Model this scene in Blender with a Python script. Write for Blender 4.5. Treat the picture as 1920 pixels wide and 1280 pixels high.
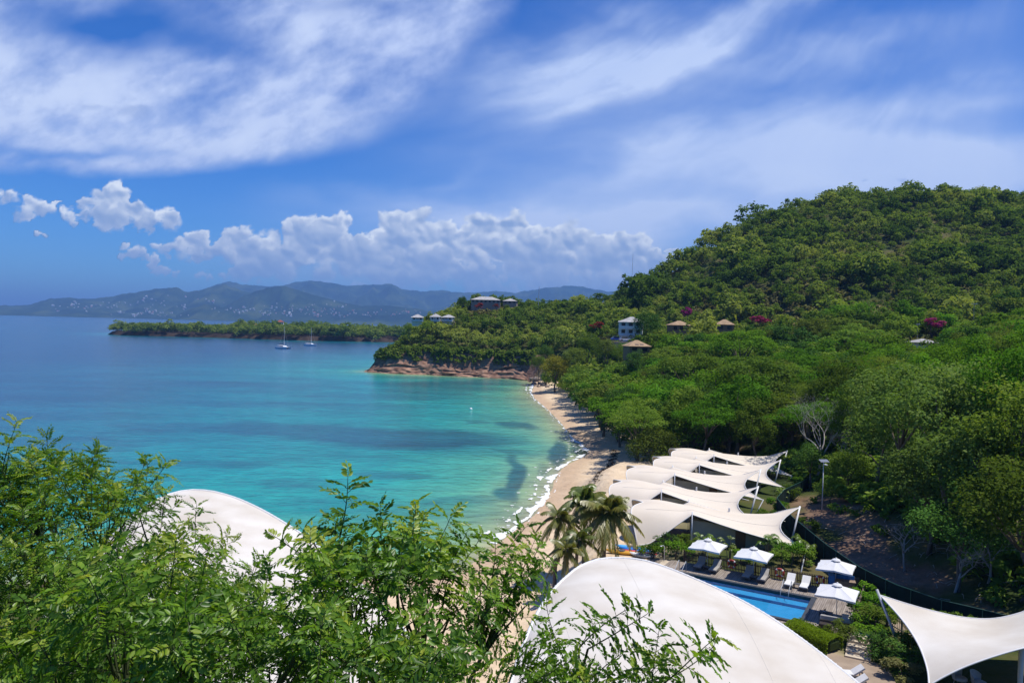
import bpy, math, random
import numpy as np
from mathutils import Vector, Matrix
from mathutils.bvhtree import BVHTree

for o in list(bpy.data.objects):
    bpy.data.objects.remove(o)
scene = bpy.context.scene
COL = scene.collection
rad = math.radians

# ------------------------------------------------------------------ camera
F, H = 1397.0, 24.0                      # focal length in photo pixels, eye height above the sea
PITCH, ROLL = rad(1.27), rad(1.4)
fw = np.array([0, math.cos(PITCH), -math.sin(PITCH)])
_r0 = np.array([1, 0, 0.0]); _u0 = np.array([0, math.sin(PITCH), math.cos(PITCH)])
RV = math.cos(ROLL)*_r0 + math.sin(ROLL)*_u0
UV = -math.sin(ROLL)*_r0 + math.cos(ROLL)*_u0
EYE = np.array([0, 0, H])
cam = bpy.data.cameras.new("camera"); camo = bpy.data.objects.new("camera", cam); COL.objects.link(camo)
cam.sensor_width = 36; cam.lens = 36*F/1920; cam.clip_start = 0.1; cam.clip_end = 200000
camo.matrix_world = Matrix(((RV[0], UV[0], -fw[0], 0), (RV[1], UV[1], -fw[1], 0), (RV[2], UV[2], -fw[2], H), (0, 0, 0, 1)))
scene.camera = camo

def ray(x, y): return fw + (x-960)/F*RV + (640-y)/F*UV
def Pz(x, y, z):
    d = ray(x, y); return EYE + d*((z-H)/d[2])
def Pd(x, y, D):
    d = ray(x, y); return EYE + d*(D/d[1])
def proj(P):
    q = np.atleast_2d(P) - EYE
    w = q @ fw
    return np.stack([960 + F*(q @ RV)/w, 640 - F*(q @ UV)/w, w], 1)

# ------------------------------------------------------------------ sun, exposure
SUN_EL, SUN_AZ = rad(69), rad(96)        # azimuth from +Y towards +X
sd = Vector((math.cos(SUN_EL)*math.sin(SUN_AZ), math.cos(SUN_EL)*math.cos(SUN_AZ), math.sin(SUN_EL)))
sun = bpy.data.lights.new("sun", 'SUN'); suno = bpy.data.objects.new("sun", sun); COL.objects.link(suno)
sun.energy = 4.7; sun.angle = rad(0.53); sun.color = (1.0, 0.95, 0.88)
suno.rotation_euler = sd.to_track_quat('Z', 'Y').to_euler(); suno.location = (0, 0, 300)
vs = scene.view_settings
scene.display_settings.display_device = 'sRGB'
vs.view_transform = 'Standard'; vs.look = 'None'; vs.exposure = 0.18; vs.gamma = 1.0; vs.use_curve_mapping = False
scene.cycles.use_denoising = True
scene.cycles.max_bounces = 6; scene.cycles.diffuse_bounces = 3; scene.cycles.glossy_bounces = 2
scene.cycles.transmission_bounces = 4; scene.cycles.transparent_max_bounces = 6; scene.cycles.volume_bounces = 0
scene.cycles.caustics_reflective = False; scene.cycles.caustics_refractive = False
scene.cycles.sample_clamp_indirect = 4

# ------------------------------------------------------------------ world: clear Nishita sky
world = bpy.data.worlds.new("World"); scene.world = world; world.use_nodes = True
WT = world.node_tree; WT.nodes.clear()
sky = WT.nodes.new('ShaderNodeTexSky'); sky.sky_type = 'NISHITA'; sky.sun_disc = False
sky.sun_elevation = SUN_EL; sky.sun_rotation = SUN_AZ; sky.altitude = 400; sky.air_density = 1.0; sky.dust_density = 0.3; sky.ozone_density = 3.0
hs = WT.nodes.new('ShaderNodeHueSaturation'); hs.inputs['Saturation'].default_value = 1.25; hs.inputs['Value'].default_value = 0.92
WT.links.new(sky.outputs[0], hs.inputs['Color'])
tint = WT.nodes.new('ShaderNodeMixRGB'); tint.blend_type = 'MULTIPLY'; tint.inputs[0].default_value = 1.0
tint.inputs[2].default_value = (0.34, 0.68, 1.16, 1); WT.links.new(hs.outputs[0], tint.inputs[1])
bg = WT.nodes.new('ShaderNodeBackground'); wo = WT.nodes.new('ShaderNodeOutputWorld')
WT.links.new(tint.outputs[0], bg.inputs['Color']); bg.inputs['Strength'].default_value = 0.115
WT.links.new(bg.outputs[0], wo.inputs['Surface'])

# ------------------------------------------------------------------ numpy noise and mesh helpers
def perlin(x, y, seed=0):
    rs = np.random.RandomState(seed)
    perm = rs.permutation(512); ang = rs.rand(512)*2*np.pi
    gx, gy = np.cos(ang), np.sin(ang)
    xi, yi = np.floor(x).astype(int), np.floor(y).astype(int)
    xf, yf = x-xi, y-yi
    def g(i, j):
        h = perm[(perm[(xi+i) & 511] + yi + j) & 511]
        return gx[h]*(xf-i) + gy[h]*(yf-j)
    s, t = xf*xf*xf*(xf*(xf*6-15)+10), yf*yf*yf*(yf*(yf*6-15)+10)
    a = g(0, 0)*(1-s) + g(1, 0)*s
    b = g(0, 1)*(1-s) + g(1, 1)*s
    return (a*(1-t) + b*t)*1.5
def fbm(x, y, seed=0, octv=5, gain=0.5, lac=2.03):
    r = np.zeros_like(x, dtype=float); a = 1.0; tot = 0
    for i in range(octv):
        r += a*perlin(x + 17.3*i, y - 9.1*i, seed+i); tot += a
        a *= gain; x = x*lac; y = y*lac
    return r/tot
def ss(x, a, b):
    t = np.clip((x-a)/(b-a), 0, 1); return t*t*(3-2*t)

def np_mesh(name, verts, faces, mat, parent=None, attrs=None, smooth=False, loc=None):
    """verts (n,3); faces (m,4) or (m,3) array or list of tuples -> ONE linked mesh object"""
    me = bpy.data.meshes.new(name)
    verts = np.asarray(verts, dtype=np.float32)
    if isinstance(faces, np.ndarray):
        k = faces.shape[1]
        me.vertices.add(len(verts)); me.vertices.foreach_set('co', verts.ravel())
        me.loops.add(faces.size); me.loops.foreach_set('vertex_index', faces.astype(np.int32).ravel())
        me.polygons.add(len(faces)); me.polygons.foreach_set('loop_start', np.arange(0, faces.size, k, dtype=np.int32))
        me.update(calc_edges=True)
    else:
        me.from_pydata(verts.tolist(), [], faces); me.update()
    for an, av in (attrs or {}).items():
        av = np.asarray(av, dtype=np.float32)
        if av.ndim == 1:
            at = me.attributes.new(an, 'FLOAT', 'POINT'); at.data.foreach_set('value', av)
        else:
            at = me.attributes.new(an, 'FLOAT_COLOR', 'POINT'); at.data.foreach_set('color', av.ravel())
    if smooth: me.polygons.foreach_set('use_smooth', np.ones(len(me.polygons), dtype=bool))
    if mat is not None:
        for m in (mat if isinstance(mat, (list, tuple)) else [mat]): me.materials.append(m)
    o = bpy.data.objects.new(name, me); COL.objects.link(o)
    if loc is not None: o.location = loc
    if parent is not None: o.parent = parent
    return o
def grid_faces(nu, nv):
    i = np.arange(nu*nv).reshape(nu, nv)
    return np.stack([i[:-1, :-1], i[1:, :-1], i[1:, 1:], i[:-1, 1:]], -1).reshape(-1, 4)
def tag(o, label=None, cat=None, group=None, kind=None):
    if label: o['label'] = label
    if cat: o['category'] = cat
    if group: o['group'] = group
    if kind: o['kind'] = kind
    return o
def thing(name, loc, label, cat, group=None, rz=0.0):
    o = bpy.data.objects.new(name, None); COL.objects.link(o); o.location = loc; o.rotation_euler = (0, 0, rz)
    o.empty_display_size = 0.2
    return tag(o, label, cat, group)
def copy_tree(o, parent=None):
    c = o.copy(); COL.objects.link(c)
    if parent is not None: c.parent = parent
    for ch in o.children: copy_tree(ch, c)
    return c

# ------------------------------------------------------------------ clouds: a cloud layer on the sky dome
def clouds(x, y):
    """colour and cover of the clouds in the directions (x, y)"""
    w1 = fbm(x/420, y/260, 3, 5); w2 = fbm(x/120, y/80, 9, 5, 0.55); w3 = fbm(x/300+3, y/150, 21, 4)
    xx, yy = x + 90*w1 + 26*w2, y + 55*w3 + 16*w2
    # --- high sheet, upper left: lower edge polyline (y as a function of x)
    ex = [-800, -200, 0, 200, 380, 470, 560, 680, 760, 830, 900, 960, 1040]
    ey = [345, 335, 325, 332, 332, 322, 316, 285, 250, 205, 120, 20, -160]
    e = np.interp(x + 40*w2 + 30*w1, ex, ey)
    soft = np.interp(x, [0, 500, 760, 900], [26, 34, 95, 160])
    A = ss((e + 24*w1 + 10*w2 - y)/soft, -0.12, 1.0)
    hole = np.exp(-(((xx-215)/190)**2 + ((yy-32)/62)**2))*1.0 + 0.5*np.exp(-(((xx-390)/90)**2 + ((yy-75)/34)**2)) + 0.45*np.exp(-(((xx-700)/110)**2 + ((yy-10)/22)**2))
    low = np.exp(-(((xx-20)/270)**2 + ((yy-288)/14)**2))*0.5 + 0.4*np.exp(-(((xx-190)/120)**2 + ((yy-296)/11)**2))
    A *= np.clip(1 - 1.1*hole, 0, 1)*(1-low)
    tex = fbm((x*0.94 - y*0.34)/260, (x*0.34 + y*0.94)/120, 31, 6, 0.55)
    br = np.exp(-(((xx-130)/260)**2 + ((yy-190)/80)**2)) + 0.8*np.exp(-(((xx-560)/130)**2 + ((yy-60)/60)**2)) + 0.8*np.exp(-(((xx-560)/260)**2 + ((yy-270)/50)**2)) + 0.6*np.exp(-(((xx-10)/90)**2 + ((yy-110)/70)**2))
    fin = fbm((x*0.94 - y*0.34)/75, (x*0.34 + y*0.94)/44, 36, 6, 0.6)
    A = A*np.clip(0.72 + 0.85*tex + 0.32*fin + 0.22*br, 0.18, 0.97)
    dk = ss(np.exp(-(((xx-248)/48)**2 + ((yy-208)/14)**2)) + 0.8*np.exp(-(((xx-160)/34)**2 + ((yy-200)/12)**2)) + 0.3*w2, 0.35, 0.9)*0.55
    lum = np.clip(0.45 + 0.55*tex + 0.35*fin + 0.42*br, 0, 1)
    c0, c1 = np.array([.34, .45, .80]), np.array([.62, .72, .95])
    col = c0 + (c1-c0)*lum[..., None]
    col = col*(1-dk[..., None]) + np.array([.27, .38, .68])*dk[..., None]
    # --- wisps on the right: streaks that rise to the right and bend flat towards the horizon
    ang = np.interp(y, [0, 200, 420], [0.50, 0.28, 0.03])
    s, t = x*np.cos(ang) - y*np.sin(ang)*-1, y*np.cos(ang) + x*np.sin(ang)
    t = y + (x-960)*np.interp(y, [0, 200, 420], [0.42, 0.25, 0.02]) + 40*w1
    s = x
    st = fbm(s/420, t/95, 41, 6, 0.55); st2 = fbm(s/160, t/26, 51, 5, 0.6)
    def B(px, py, rx, ry, k, sl=0.0): return k*np.exp(-(((xx-px)/rx)**2 + ((yy - py + sl*(xx-px))/ry)**2))
    R = (B(1130, 120, 250, 80, .75, .30) + B(1330, 60, 260, 34, .55, .42) + B(1010, 150, 120, 60, .35, .2) + B(1560, 95, 240, 40, .45, .2) + B(1700, 205, 330, 34, .45, .10)
         + B(1500, 300, 420, 56, .85, .06) + B(1250, 300, 170, 40, .32, .3) + B(1850, 325, 320, 55, .95, 0) + B(1250, 400, 300, 34, .62, .05) + B(1500, 220, 420, 60, .24, .1) + B(1560, 150, 520, 120, .22, .2)
         + B(1150, 450, 260, 90, .45) + B(780, 400, 300, 36, .42) + B(850, 330, 60, 16, .16, .25) + B(930, 420, 200, 70, .30) + B(760, 505, 330, 44, .85) + B(1080, 500, 190, 60, .7) + B(330, 500, 120, 26, .2))
    Rr = R*np.clip(0.92 + np.interp(y, [0, 230, 330], [0.9, 0.7, 0.35])*st + np.interp(y, [0, 200, 300], [0.35, 0.2, 0.05])*st2, 0.15, 1.6)*ss(x, 260, 560)
    Rr = np.clip(Rr, 0, 0.94)
    lr = np.clip(0.55 + 0.5*st, 0, 1)
    cr = np.array([.42, .55, .88]) + (np.array([.60, .71, .95])-np.array([.42, .55, .88]))*lr[..., None]
    lowb = np.clip(ss(y, 440, 500)*ss(x, 300, 460), 0, 1)*0.85
    cr = cr*(1-lowb[..., None]) + np.array([.33, .46, .72])*lowb[..., None]
    dk2 = ss(B(1690, 315, 26, 8, 1) + B(1610, 322, 14, 5, .8) + 0.25*w2, 0.35, 0.9)*0.5
    cr = cr*(1-dk2[..., None]) + np.array([.30, .42, .74])*dk2[..., None]
    al = 1-(1-A)*(1-Rr)
    col = (col*(A*(1-Rr))[..., None] + cr*Rr[..., None])/np.maximum(al, 1e-4)[..., None]
    # --- cumulus over the mountains: heaps of round puffs, lit from the upper right
    rs = np.random.RandomState(5)
    heaps = [(45, 385, 75, 24, 13), (160, 402, 50, 24, 12), (208, 388, 34, 36, 12), (235, 402, 46, 32, 14), (290, 415, 34, 24, 9), (265, 470, 60, 18, 10), (298, 486, 22, 18, 7), (70, 440, 12, 5, 4), (316, 510, 26, 6, 5), (375, 520, 22, 6, 3),
             (372, 462, 40, 28, 16), (465, 462, 46, 32, 18), (500, 490, 60, 30, 14), (590, 450, 56, 44, 26), (625, 425, 30, 22, 8), (660, 480, 70, 40, 18), (750, 435, 46, 38, 22), (775, 470, 66, 44, 18), (830, 460, 30, 36, 12), (850, 500, 60, 36, 12), (900, 440, 34, 30, 14), (960, 465, 60, 50, 20),
             (1020, 465, 62, 54, 24), (1090, 480, 56, 44, 18), (1180, 470, 50, 34, 16), (1230, 490, 44, 26, 10), (700, 520, 260, 26, 22), (980, 520, 220, 34, 20), (480, 515, 70, 18, 8), (1170, 520, 120, 26, 12)]
    cx, cy = x + 22*fbm(x/50, y/40, 61, 5) + 7*fbm(x/12, y/11, 71, 4), y + 14*fbm(x/50, y/40, 62, 5) + 6*fbm(x/12, y/11, 72, 4)
    Hm = np.full(x.shape, -1e3); bz = np.zeros(x.shape)
    pf = []
    for hx, hy, rx, ry, n in heaps:
        for i in range(n):
            a = rs.rand()*2*np.pi; q = math.sqrt(rs.rand())
            px, py = hx + rx*q*math.cos(a), hy + ry*q*math.sin(a)*0.9
            r = (9 + 20*rs.rand()**1.4)*min(1.25, max(0.42, ry/30))*(1.15-0.35*q)
            pf.append((px, py, r, rs.rand()*14 - (py-hy)*0.15))
            for _ in range(3):
                b = rs.rand()*2*np.pi
                pf.append((px + r*0.8*math.cos(b), py - abs(r*0.75*math.sin(b))*0.9 + r*0.15, r*(0.30+0.25*rs.rand()), pf[-1][3] + r*0.45))
    for px, py, r, z in pf:
        m = (np.abs(x-px) < r*1.6+16) & (np.abs(y-py) < r*1.6+16)
        if not m.any(): continue
        d2 = ((cx[m]-px)/r)**2 + ((cy[m]-py)/r)**2
        h = z + r*np.where(d2 < 1, np.sqrt(np.maximum(1-d2, 0)), -1.6*(np.sqrt(d2)-1))
        Hm[m] = np.maximum(Hm[m], h)
        bz[m] += np.clip(1.25-d2, 0, 1)
    return al, col, Hm, bz
def cloud_dome():
    az = np.radians(np.arange(-52, 52.01, 0.085)); el = np.radians(np.concatenate([np.arange(-0.4, 13, 0.075), np.arange(13, 38.01, 0.13)]))
    AZ, EL = np.meshgrid(az, el, indexing='ij')
    D = np.stack([np.cos(EL)*np.sin(AZ), np.cos(EL)*np.cos(AZ), np.sin(EL)], -1)
    q = proj(D.reshape(-1, 3) + EYE); x, y = q[:, 0].reshape(AZ.shape), q[:, 1].reshape(AZ.shape)
    al, col, Hm, bz = clouds(x, y)
    hx = np.clip(Hm, -12, 1e3)
    gx = np.gradient(hx, axis=0)/np.gradient(x, axis=0); gy = np.gradient(hx, axis=1)/np.gradient(y, axis=1)
    for _ in range(5):
        for ax in (0, 1):
            gx = (np.roll(gx, 1, ax) + 2*gx + np.roll(gx, -1, ax))/4; gy = (np.roll(gy, 1, ax) + 2*gy + np.roll(gy, -1, ax))/4
    n = 1/np.sqrt(1 + gx*gx + gy*gy)
    lam = (-gx*0.35 + gy*0.75 + 0.35)*n
    ca = ss(bz + 1.15*fbm(x/24, y/19, 81, 6, 0.6) - 0.25*ss(y, 470, 520), 0.05, 1.35)*ss(bz, 0.0, 0.35)
    lam = np.clip(0.30 + 0.52*lam + 0.42*fbm(x/46, y/36, 91, 5), 0, 1)
    base = ss(y + 18*fbm(x/90, y/60, 95, 3), 535, 440)
    lam *= 0.35 + 0.65*base
    lam *= 1 - 0.45*ss(bz, 2.2, 6.0)
    cc = np.array([.28, .40, .66]) + (np.array([.95, 1.0, 1.05])-np.array([.28, .40, .66]))*(lam**1.15)[..., None]
    ca *= 1 - 0.30*ss(y, 470, 545)
    a2 = 1-(1-al)*(1-ca)
    col = (col*(al*(1-ca))[..., None] + cc*ca[..., None])/np.maximum(a2, 1e-4)[..., None]
    hz = ss(EL, np.radians(4.5), np.radians(-0.3))               # the thick air low down
    fade = ss(AZ, np.radians(-52), np.radians(-46))*ss(AZ, np.radians(52), np.radians(46))*ss(EL, np.radians(38), np.radians(31))
    a2 = a2*fade
    rgba = np.concatenate([col, a2[..., None]], -1)
    return D, rgba, AZ.shape

# ------------------------------------------------------------------ materials
def new_mat(name):
    m = bpy.data.materials.new(name); m.use_nodes = True
    nt = m.node_tree; nt.nodes.clear()
    out = nt.nodes.new('ShaderNodeOutputMaterial')
    return m, nt, out
def N(nt, t, **kw):
    n = nt.nodes.new(t)
    for k, v in kw.items():
        if isinstance(k, str) and k in n.bl_rna.properties.keys(): setattr(n, k, v)
    return n
def L(nt, a, b): nt.links.new(a, b)
def noise_fac(nt, scale, detail=4, vecsock=None, stretch=None):
    n = nt.nodes.new('ShaderNodeTexNoise'); n.inputs['Scale'].default_value = scale; n.inputs['Detail'].default_value = detail
    if vecsock is None:
        t = nt.nodes.new('ShaderNodeTexCoord'); vecsock = t.outputs['Object']
    if stretch:
        mp = nt.nodes.new('ShaderNodeMapping'); mp.inputs['Scale'].default_value = stretch; L(nt, vecsock, mp.inputs['Vector']); vecsock = mp.outputs[0]
    L(nt, vecsock, n.inputs['Vector'])
    return n.outputs[0]
def ramp(nt, fac, stops):
    r = nt.nodes.new('ShaderNodeValToRGB'); e = r.color_ramp.elements
    while len(e) < len(stops): e.new(0.5)
    for el, (p, c) in zip(e, stops): el.position = p; el.color = (*c, 1)
    if fac is not None: L(nt, fac, r.inputs[0])
    return r.outputs[0]
MATS = {}
def mat(name, col, rough=0.7, spec=0.3, var=0.18, scale=3.0, col2=None, bump=0.0, bscale=20, metal=0.0, stretch=None, detail=5, lo=0.35, hi=0.65):
    if name in MATS: return MATS[name]
    m, nt, out = new_mat(name)
    p = nt.nodes.new('ShaderNodeBsdfPrincipled'); L(nt, p.outputs[0], out.inputs[0])
    c2 = col2 or tuple(max(0, x*(1-var)) for x in col)
    f = noise_fac(nt, scale, detail, stretch=stretch)
    L(nt, ramp(nt, f, [(lo, c2), (hi, col)]), p.inputs['Base Color'])
    p.inputs['Roughness'].default_value = rough; p.inputs['Specular IOR Level'].default_value = spec; p.inputs['Metallic'].default_value = metal
    if bump:
        b = nt.nodes.new('ShaderNodeBump'); b.inputs['Strength'].default_value = bump; b.inputs['Distance'].default_value = 0.05
        L(nt, noise_fac(nt, bscale, 5, stretch=stretch), b.inputs['Height']); L(nt, b.outputs[0], p.inputs['Normal'])
    MATS[name] = m
    return m
def leaf_mat(name, c0, c1, c2, trans=0.35, gloss=0.0, huevar=0.03, valvar=0.25):
    """foliage: the mesh's own 'tint' picks between darker, mid and younger leaves; each tree differs a little"""
    m, nt, out = new_mat(name)
    a = nt.nodes.new('ShaderNodeAttribute'); a.attribute_name = 'tint'
    col = ramp(nt, a.outputs['Fac'], [(0.0, c0), (0.5, c1), (1.0, c2)])
    oi = nt.nodes.new('ShaderNodeObjectInfo')
    h = nt.nodes.new('ShaderNodeHueSaturation')
    def mr(lo, hi, src):
        q = nt.nodes.new('ShaderNodeMapRange'); q.inputs['To Min'].default_value = lo; q.inputs['To Max'].default_value = hi; L(nt, src, q.inputs['Value']); return q.outputs[0]
    L(nt, mr(0.5-huevar, 0.5+huevar*0.7, oi.outputs['Random']), h.inputs['Hue'])
    w = nt.nodes.new('ShaderNodeMath'); w.operation = 'MULTIPLY'; w.inputs[1].default_value = 7.31; L(nt, oi.outputs['Random'], w.inputs[0])
    fr = nt.nodes.new('ShaderNodeMath'); fr.operation = 'FRACT'; L(nt, w.outputs[0], fr.inputs[0])
    L(nt, mr(1-valvar, 1+valvar, fr.outputs[0]), h.inputs['Value'])
    L(nt, col, h.inputs['Color'])
    d = nt.nodes.new('ShaderNodeBsdfDiffuse'); t = nt.nodes.new('ShaderNodeBsdfTranslucent'); mx = nt.nodes.new('ShaderNodeMixShader')
    L(nt, h.outputs[0], d.inputs[0])
    tt = nt.nodes.new('ShaderNodeMixRGB'); tt.blend_type = 'MULTIPLY'; tt.inputs[0].default_value = 1; tt.inputs[2].default_value = (1.25, 1.25, 0.5, 1)
    L(nt, h.outputs[0], tt.inputs[1]); L(nt, tt.outputs[0], t.inputs[0])
    mx.inputs[0].default_value = trans; L(nt, d.outputs[0], mx.inputs[1]); L(nt, t.outputs[0], mx.inputs[2])
    last = mx.outputs[0]
    if gloss:
        g = nt.nodes.new('ShaderNodeBsdfGlossy'); g.inputs['Roughness'].default_value = 0.38; g.inputs['Color'].default_value = (1, 1, 1, 1)
        m2 = nt.nodes.new('ShaderNodeMixShader'); m2.inputs[0].default_value = gloss; L(nt, last, m2.inputs[1]); L(nt, g.outputs[0], m2.inputs[2]); last = m2.outputs[0]
    L(nt, last, out.inputs[0])
    return m

# ------------------------------------------------------------------ cloud layer object
D, rgba, shp = cloud_dome()
m, nt, out = new_mat('cloud')
at = nt.nodes.new('ShaderNodeAttribute'); at.attribute_name = 'cloud'
em = nt.nodes.new('ShaderNodeEmission'); L(nt, at.outputs['Color'], em.inputs['Color'])
tr = nt.nodes.new('ShaderNodeBsdfTransparent'); mx = nt.nodes.new('ShaderNodeMixShader')
L(nt, at.outputs['Alpha'], mx.inputs[0]); L(nt, tr.outputs[0], mx.inputs[1]); L(nt, em.outputs[0], mx.inputs[2]); L(nt, mx.outputs[0], out.inputs[0])
m.cycles.emission_sampling = 'NONE'
o = np_mesh('sky', D.reshape(-1, 3)*90000 + EYE, grid_faces(*shp), m, attrs={'cloud': rgba.reshape(-1, 4)}, smooth=True)
tag(o, kind='structure')

# ------------------------------------------------------------------ coast and land form
def PZ(l, z): return [tuple(Pz(a, b, z)[:2]) for a, b in l]
SHORE_PX = [(850, 1080), (930, 1020), (1000, 965), (1030, 925), (1036, 905), (1048, 882), (1066, 868), (1096, 855), (1104, 843), (1092, 832), (1074, 822), (1064, 808), (1048, 790), (1022, 764), (1003, 748), (996, 735), (1002, 720)]
beach_line = PZ(SHORE_PX, 0)
head_front = PZ([(990, 713), (960, 710), (930, 708.5), (900, 706.5), (860, 705), (830, 704), (800, 702), (770, 701), (740, 700), (715, 698.5), (692, 697)], 0)
head_back = [(-69, 358), (-62, 372), (-60, 400), (-62, 430), (-45, 470), (-10, 520), (60, 580), (180, 660), (420, 800)]
shore = [(-400, -80), (-160, 30), (-60, 62), (-30, 68), (-14, 69)] + beach_line + head_front + head_back
land = np.array(shore + [(600, 800), (600, -200), (-400, -200)])
pen_px = [(204, 627), (230, 628.5), (280, 630), (340, 631.5), (400, 633), (460, 635), (520, 637), (580, 639), (640, 640), (700, 641), (760, 642)]
pen_front = PZ(pen_px, 0)
pen = np.array(pen_front + [(300, 850), (300, 1120), (0, 1060)] + PZ([(700, 631), (560, 628.5), (440, 627), (330, 625.5), (260, 625.3), (215, 625.5)], 0))
def seg_dist(P, poly, closed=True):
    P = np.asarray(P, float); d = np.full(len(P), 1e18)
    n = len(poly)
    for i in range(n if closed else n-1):
        a, b = np.array(poly[i]), np.array(poly[(i+1) % n]); ab = b-a
        t = np.clip(((P-a) @ ab)/max(ab @ ab, 1e-9), 0, 1)
        q = P - a - t[:, None]*ab
        d = np.minimum(d, (q*q).sum(1))
    return np.sqrt(d)
def inside(P, poly):
    P = np.asarray(P, float); x, y = P[:, 0], P[:, 1]; r = np.zeros(len(P), bool); n = len(poly)
    for i in range(n):
        (x0, y0), (x1, y1) = poly[i], poly[(i+1) % n]
        if y0 == y1: continue
        c = ((y0 > y) != (y1 > y)) & (x < (x1-x0)*(y-y0)/(y1-y0) + x0)
        r ^= c
    return r
def sdf(P, poly):
    return np.where(inside(P, poly), 1, -1)*seg_dist(P, poly)
CT = [(0, -40, 20), (-60, -40, 19), (60, -40, 21), (-160, -40, 14), (200, -40, 30), (0, 0, 16.5), (0, 8, 13.5), (0, 16, 9), (-15, 14, 9), (15, 16, 9), (0, 27, 5), (-25, 25, 5), (20, 28, 5), (-60, 20, 5), (-40, 45, 3), (-20, 50, 3),
      (0, 42, 3), (15, 42, 3), (8, 58, 2.4), (20, 60, 3), (24, 52, 3), (28, 45, 3.3), (40, 34, 5), (60, 30, 10), (34, 48, 3.6), (25, 80, 3), (28, 66, 3.2), (30, 100, 3), (20, 112, 3), (34, 70, 3.4), (33, 80, 3.3), (36, 62, 3.6), (38, 95, 3.6),
      (41, 76, 6.5), (48, 76, 9), (40, 66, 5.5), (46, 62, 9), (58, 78, 14), (75, 82, 19), (44, 52, 7.5), (56, 52, 12), (75, 55, 18), (46, 92, 6), (58, 102, 10), (75, 110, 15), (100, 100, 22), (42, 120, 4.5), (62, 140, 8), (90, 140, 14),
      (22, 150, 3.2), (40, 150, 4), (60, 172, 7), (24, 200, 5), (60, 215, 12), (92, 190, 15), (122, 215, 20), (50, 255, 15), (72, 295, 19), (26, 250, 8), (20, 285, 9), (40, 290, 15), (58, 285, 18), (90, 300, 21.5), (30, 330, 17), (10, 345, 12),
      (-12, 358, 14), (-35, 365, 16), (-52, 366, 13), (-40, 390, 24), (-20, 395, 26), (-17, 428, 34), (10, 400, 26), (0, 440, 33), (40, 400, 27), (40, 430, 36), (57, 430, 42), (78, 420, 52), (96, 418, 62), (114, 420, 71), (135, 428, 86), (172, 440, 100), (210, 450, 107), (252, 450, 107), (295, 440, 105),
      (360, 430, 108), (110, 320, 41), (95, 360, 45), (75, 350, 34), (130, 280, 29), (160, 300, 42), (115, 250, 24), (134, 210, 20.5), (150, 190, 22), (195, 290, 39), (240, 360, 72), (180, 360, 70), (200, 220, 30), (260, 260, 48), (320, 300, 70), (130, 370, 62), (300, 180, 45), (200, 140, 32), (140, 130, 24),
      (-30, 450, 26), (60, 500, 30), (130, 520, 55), (220, 560, 60), (330, 560, 65), (-50, 400, 18), (420, 500, 70), (150, 620, 15), (400, 700, 20)]
CT = np.array(CT, float)
_cr = (CT[:, 1] >= 416) & (CT[:, 1] <= 460) & (CT[:, 0] > 35); CT[_cr, 2] -= 4.0
_cr = (CT[:, 1] >= 350) & (CT[:, 1] < 416) & (CT[:, 0] > 70); CT[_cr, 2] -= 2.0
def tps(r): return np.where(r > 0, r*r*np.log(np.maximum(r, 1e-6)), 0)
def _solve():
    n = len(CT); P = CT[:, :2]/100
    K = tps(np.linalg.norm(P[:, None]-P[None], axis=-1)) + np.eye(n)*0.004
    A = np.zeros((n+3, n+3)); A[:n, :n] = K; A[:n, n] = 1; A[:n, n+1:] = P; A[n, :n] = 1; A[n+1:, :n] = P.T
    return np.linalg.solve(A, np.concatenate([CT[:, 2], [0, 0, 0]]))
TW = _solve()
HEADPTS = np.array(head_front)
FLAT = np.array([(4, 47), (24, 40.5), (27.5, 40), (27.6, 66), (29.5, 84), (34, 92), (33, 118), (18, 118), (14, 110), (12, 90), (9, 70)])
def ground(P):
    P = np.atleast_2d(np.asarray(P, float))[:, :2]
    q = P/100; n = len(CT); z = np.zeros(len(P))
    for s in range(0, len(P), 4000):
        r = np.linalg.norm(q[s:s+4000, None]-CT[None, :, :2]/100, axis=-1)
        z[s:s+4000] = tps(r) @ TW[:n] + TW[n] + q[s:s+4000] @ TW[n+1:]
    z += 0.8*fbm(P[:, 0]/30, P[:, 1]/30, 200, 4)*np.clip((z-4)/6, 0, 1)*2
    d = sdf(P, land)
    hd = seg_dist(P, head_front, False)
    hd = np.minimum(hd, seg_dist(P, head_back[:5], False))
    bd = seg_dist(P, shore[:len(shore)-len(head_back)-len(head_front)], False)
    cl = ss(bd-hd, -6, 8)                                       # 1 near the rocky headland, 0 near the beach
    capb = np.where(d < 26, 0.085*d, 2.2 + (d-26)*0.9)
    caph = 0.6 + 1.4*np.clip(d, 0, 99) + 2.0*ss(d, 2.5, 5)
    cap = np.where(d > 0, capb*(1-cl) + caph*cl, -0.25*np.abs(d))
    z = np.where(d > 0, np.minimum(np.maximum(z, 0.8), cap), np.maximum(cap, -6))
    f = ss(sdf(P, FLAT), -4, 1)
    z = z*(1-f) + np.where(f > 0, 3.0, z)*f
    return z
def gz(x, y): return float(ground([(x, y)])[0])

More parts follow.
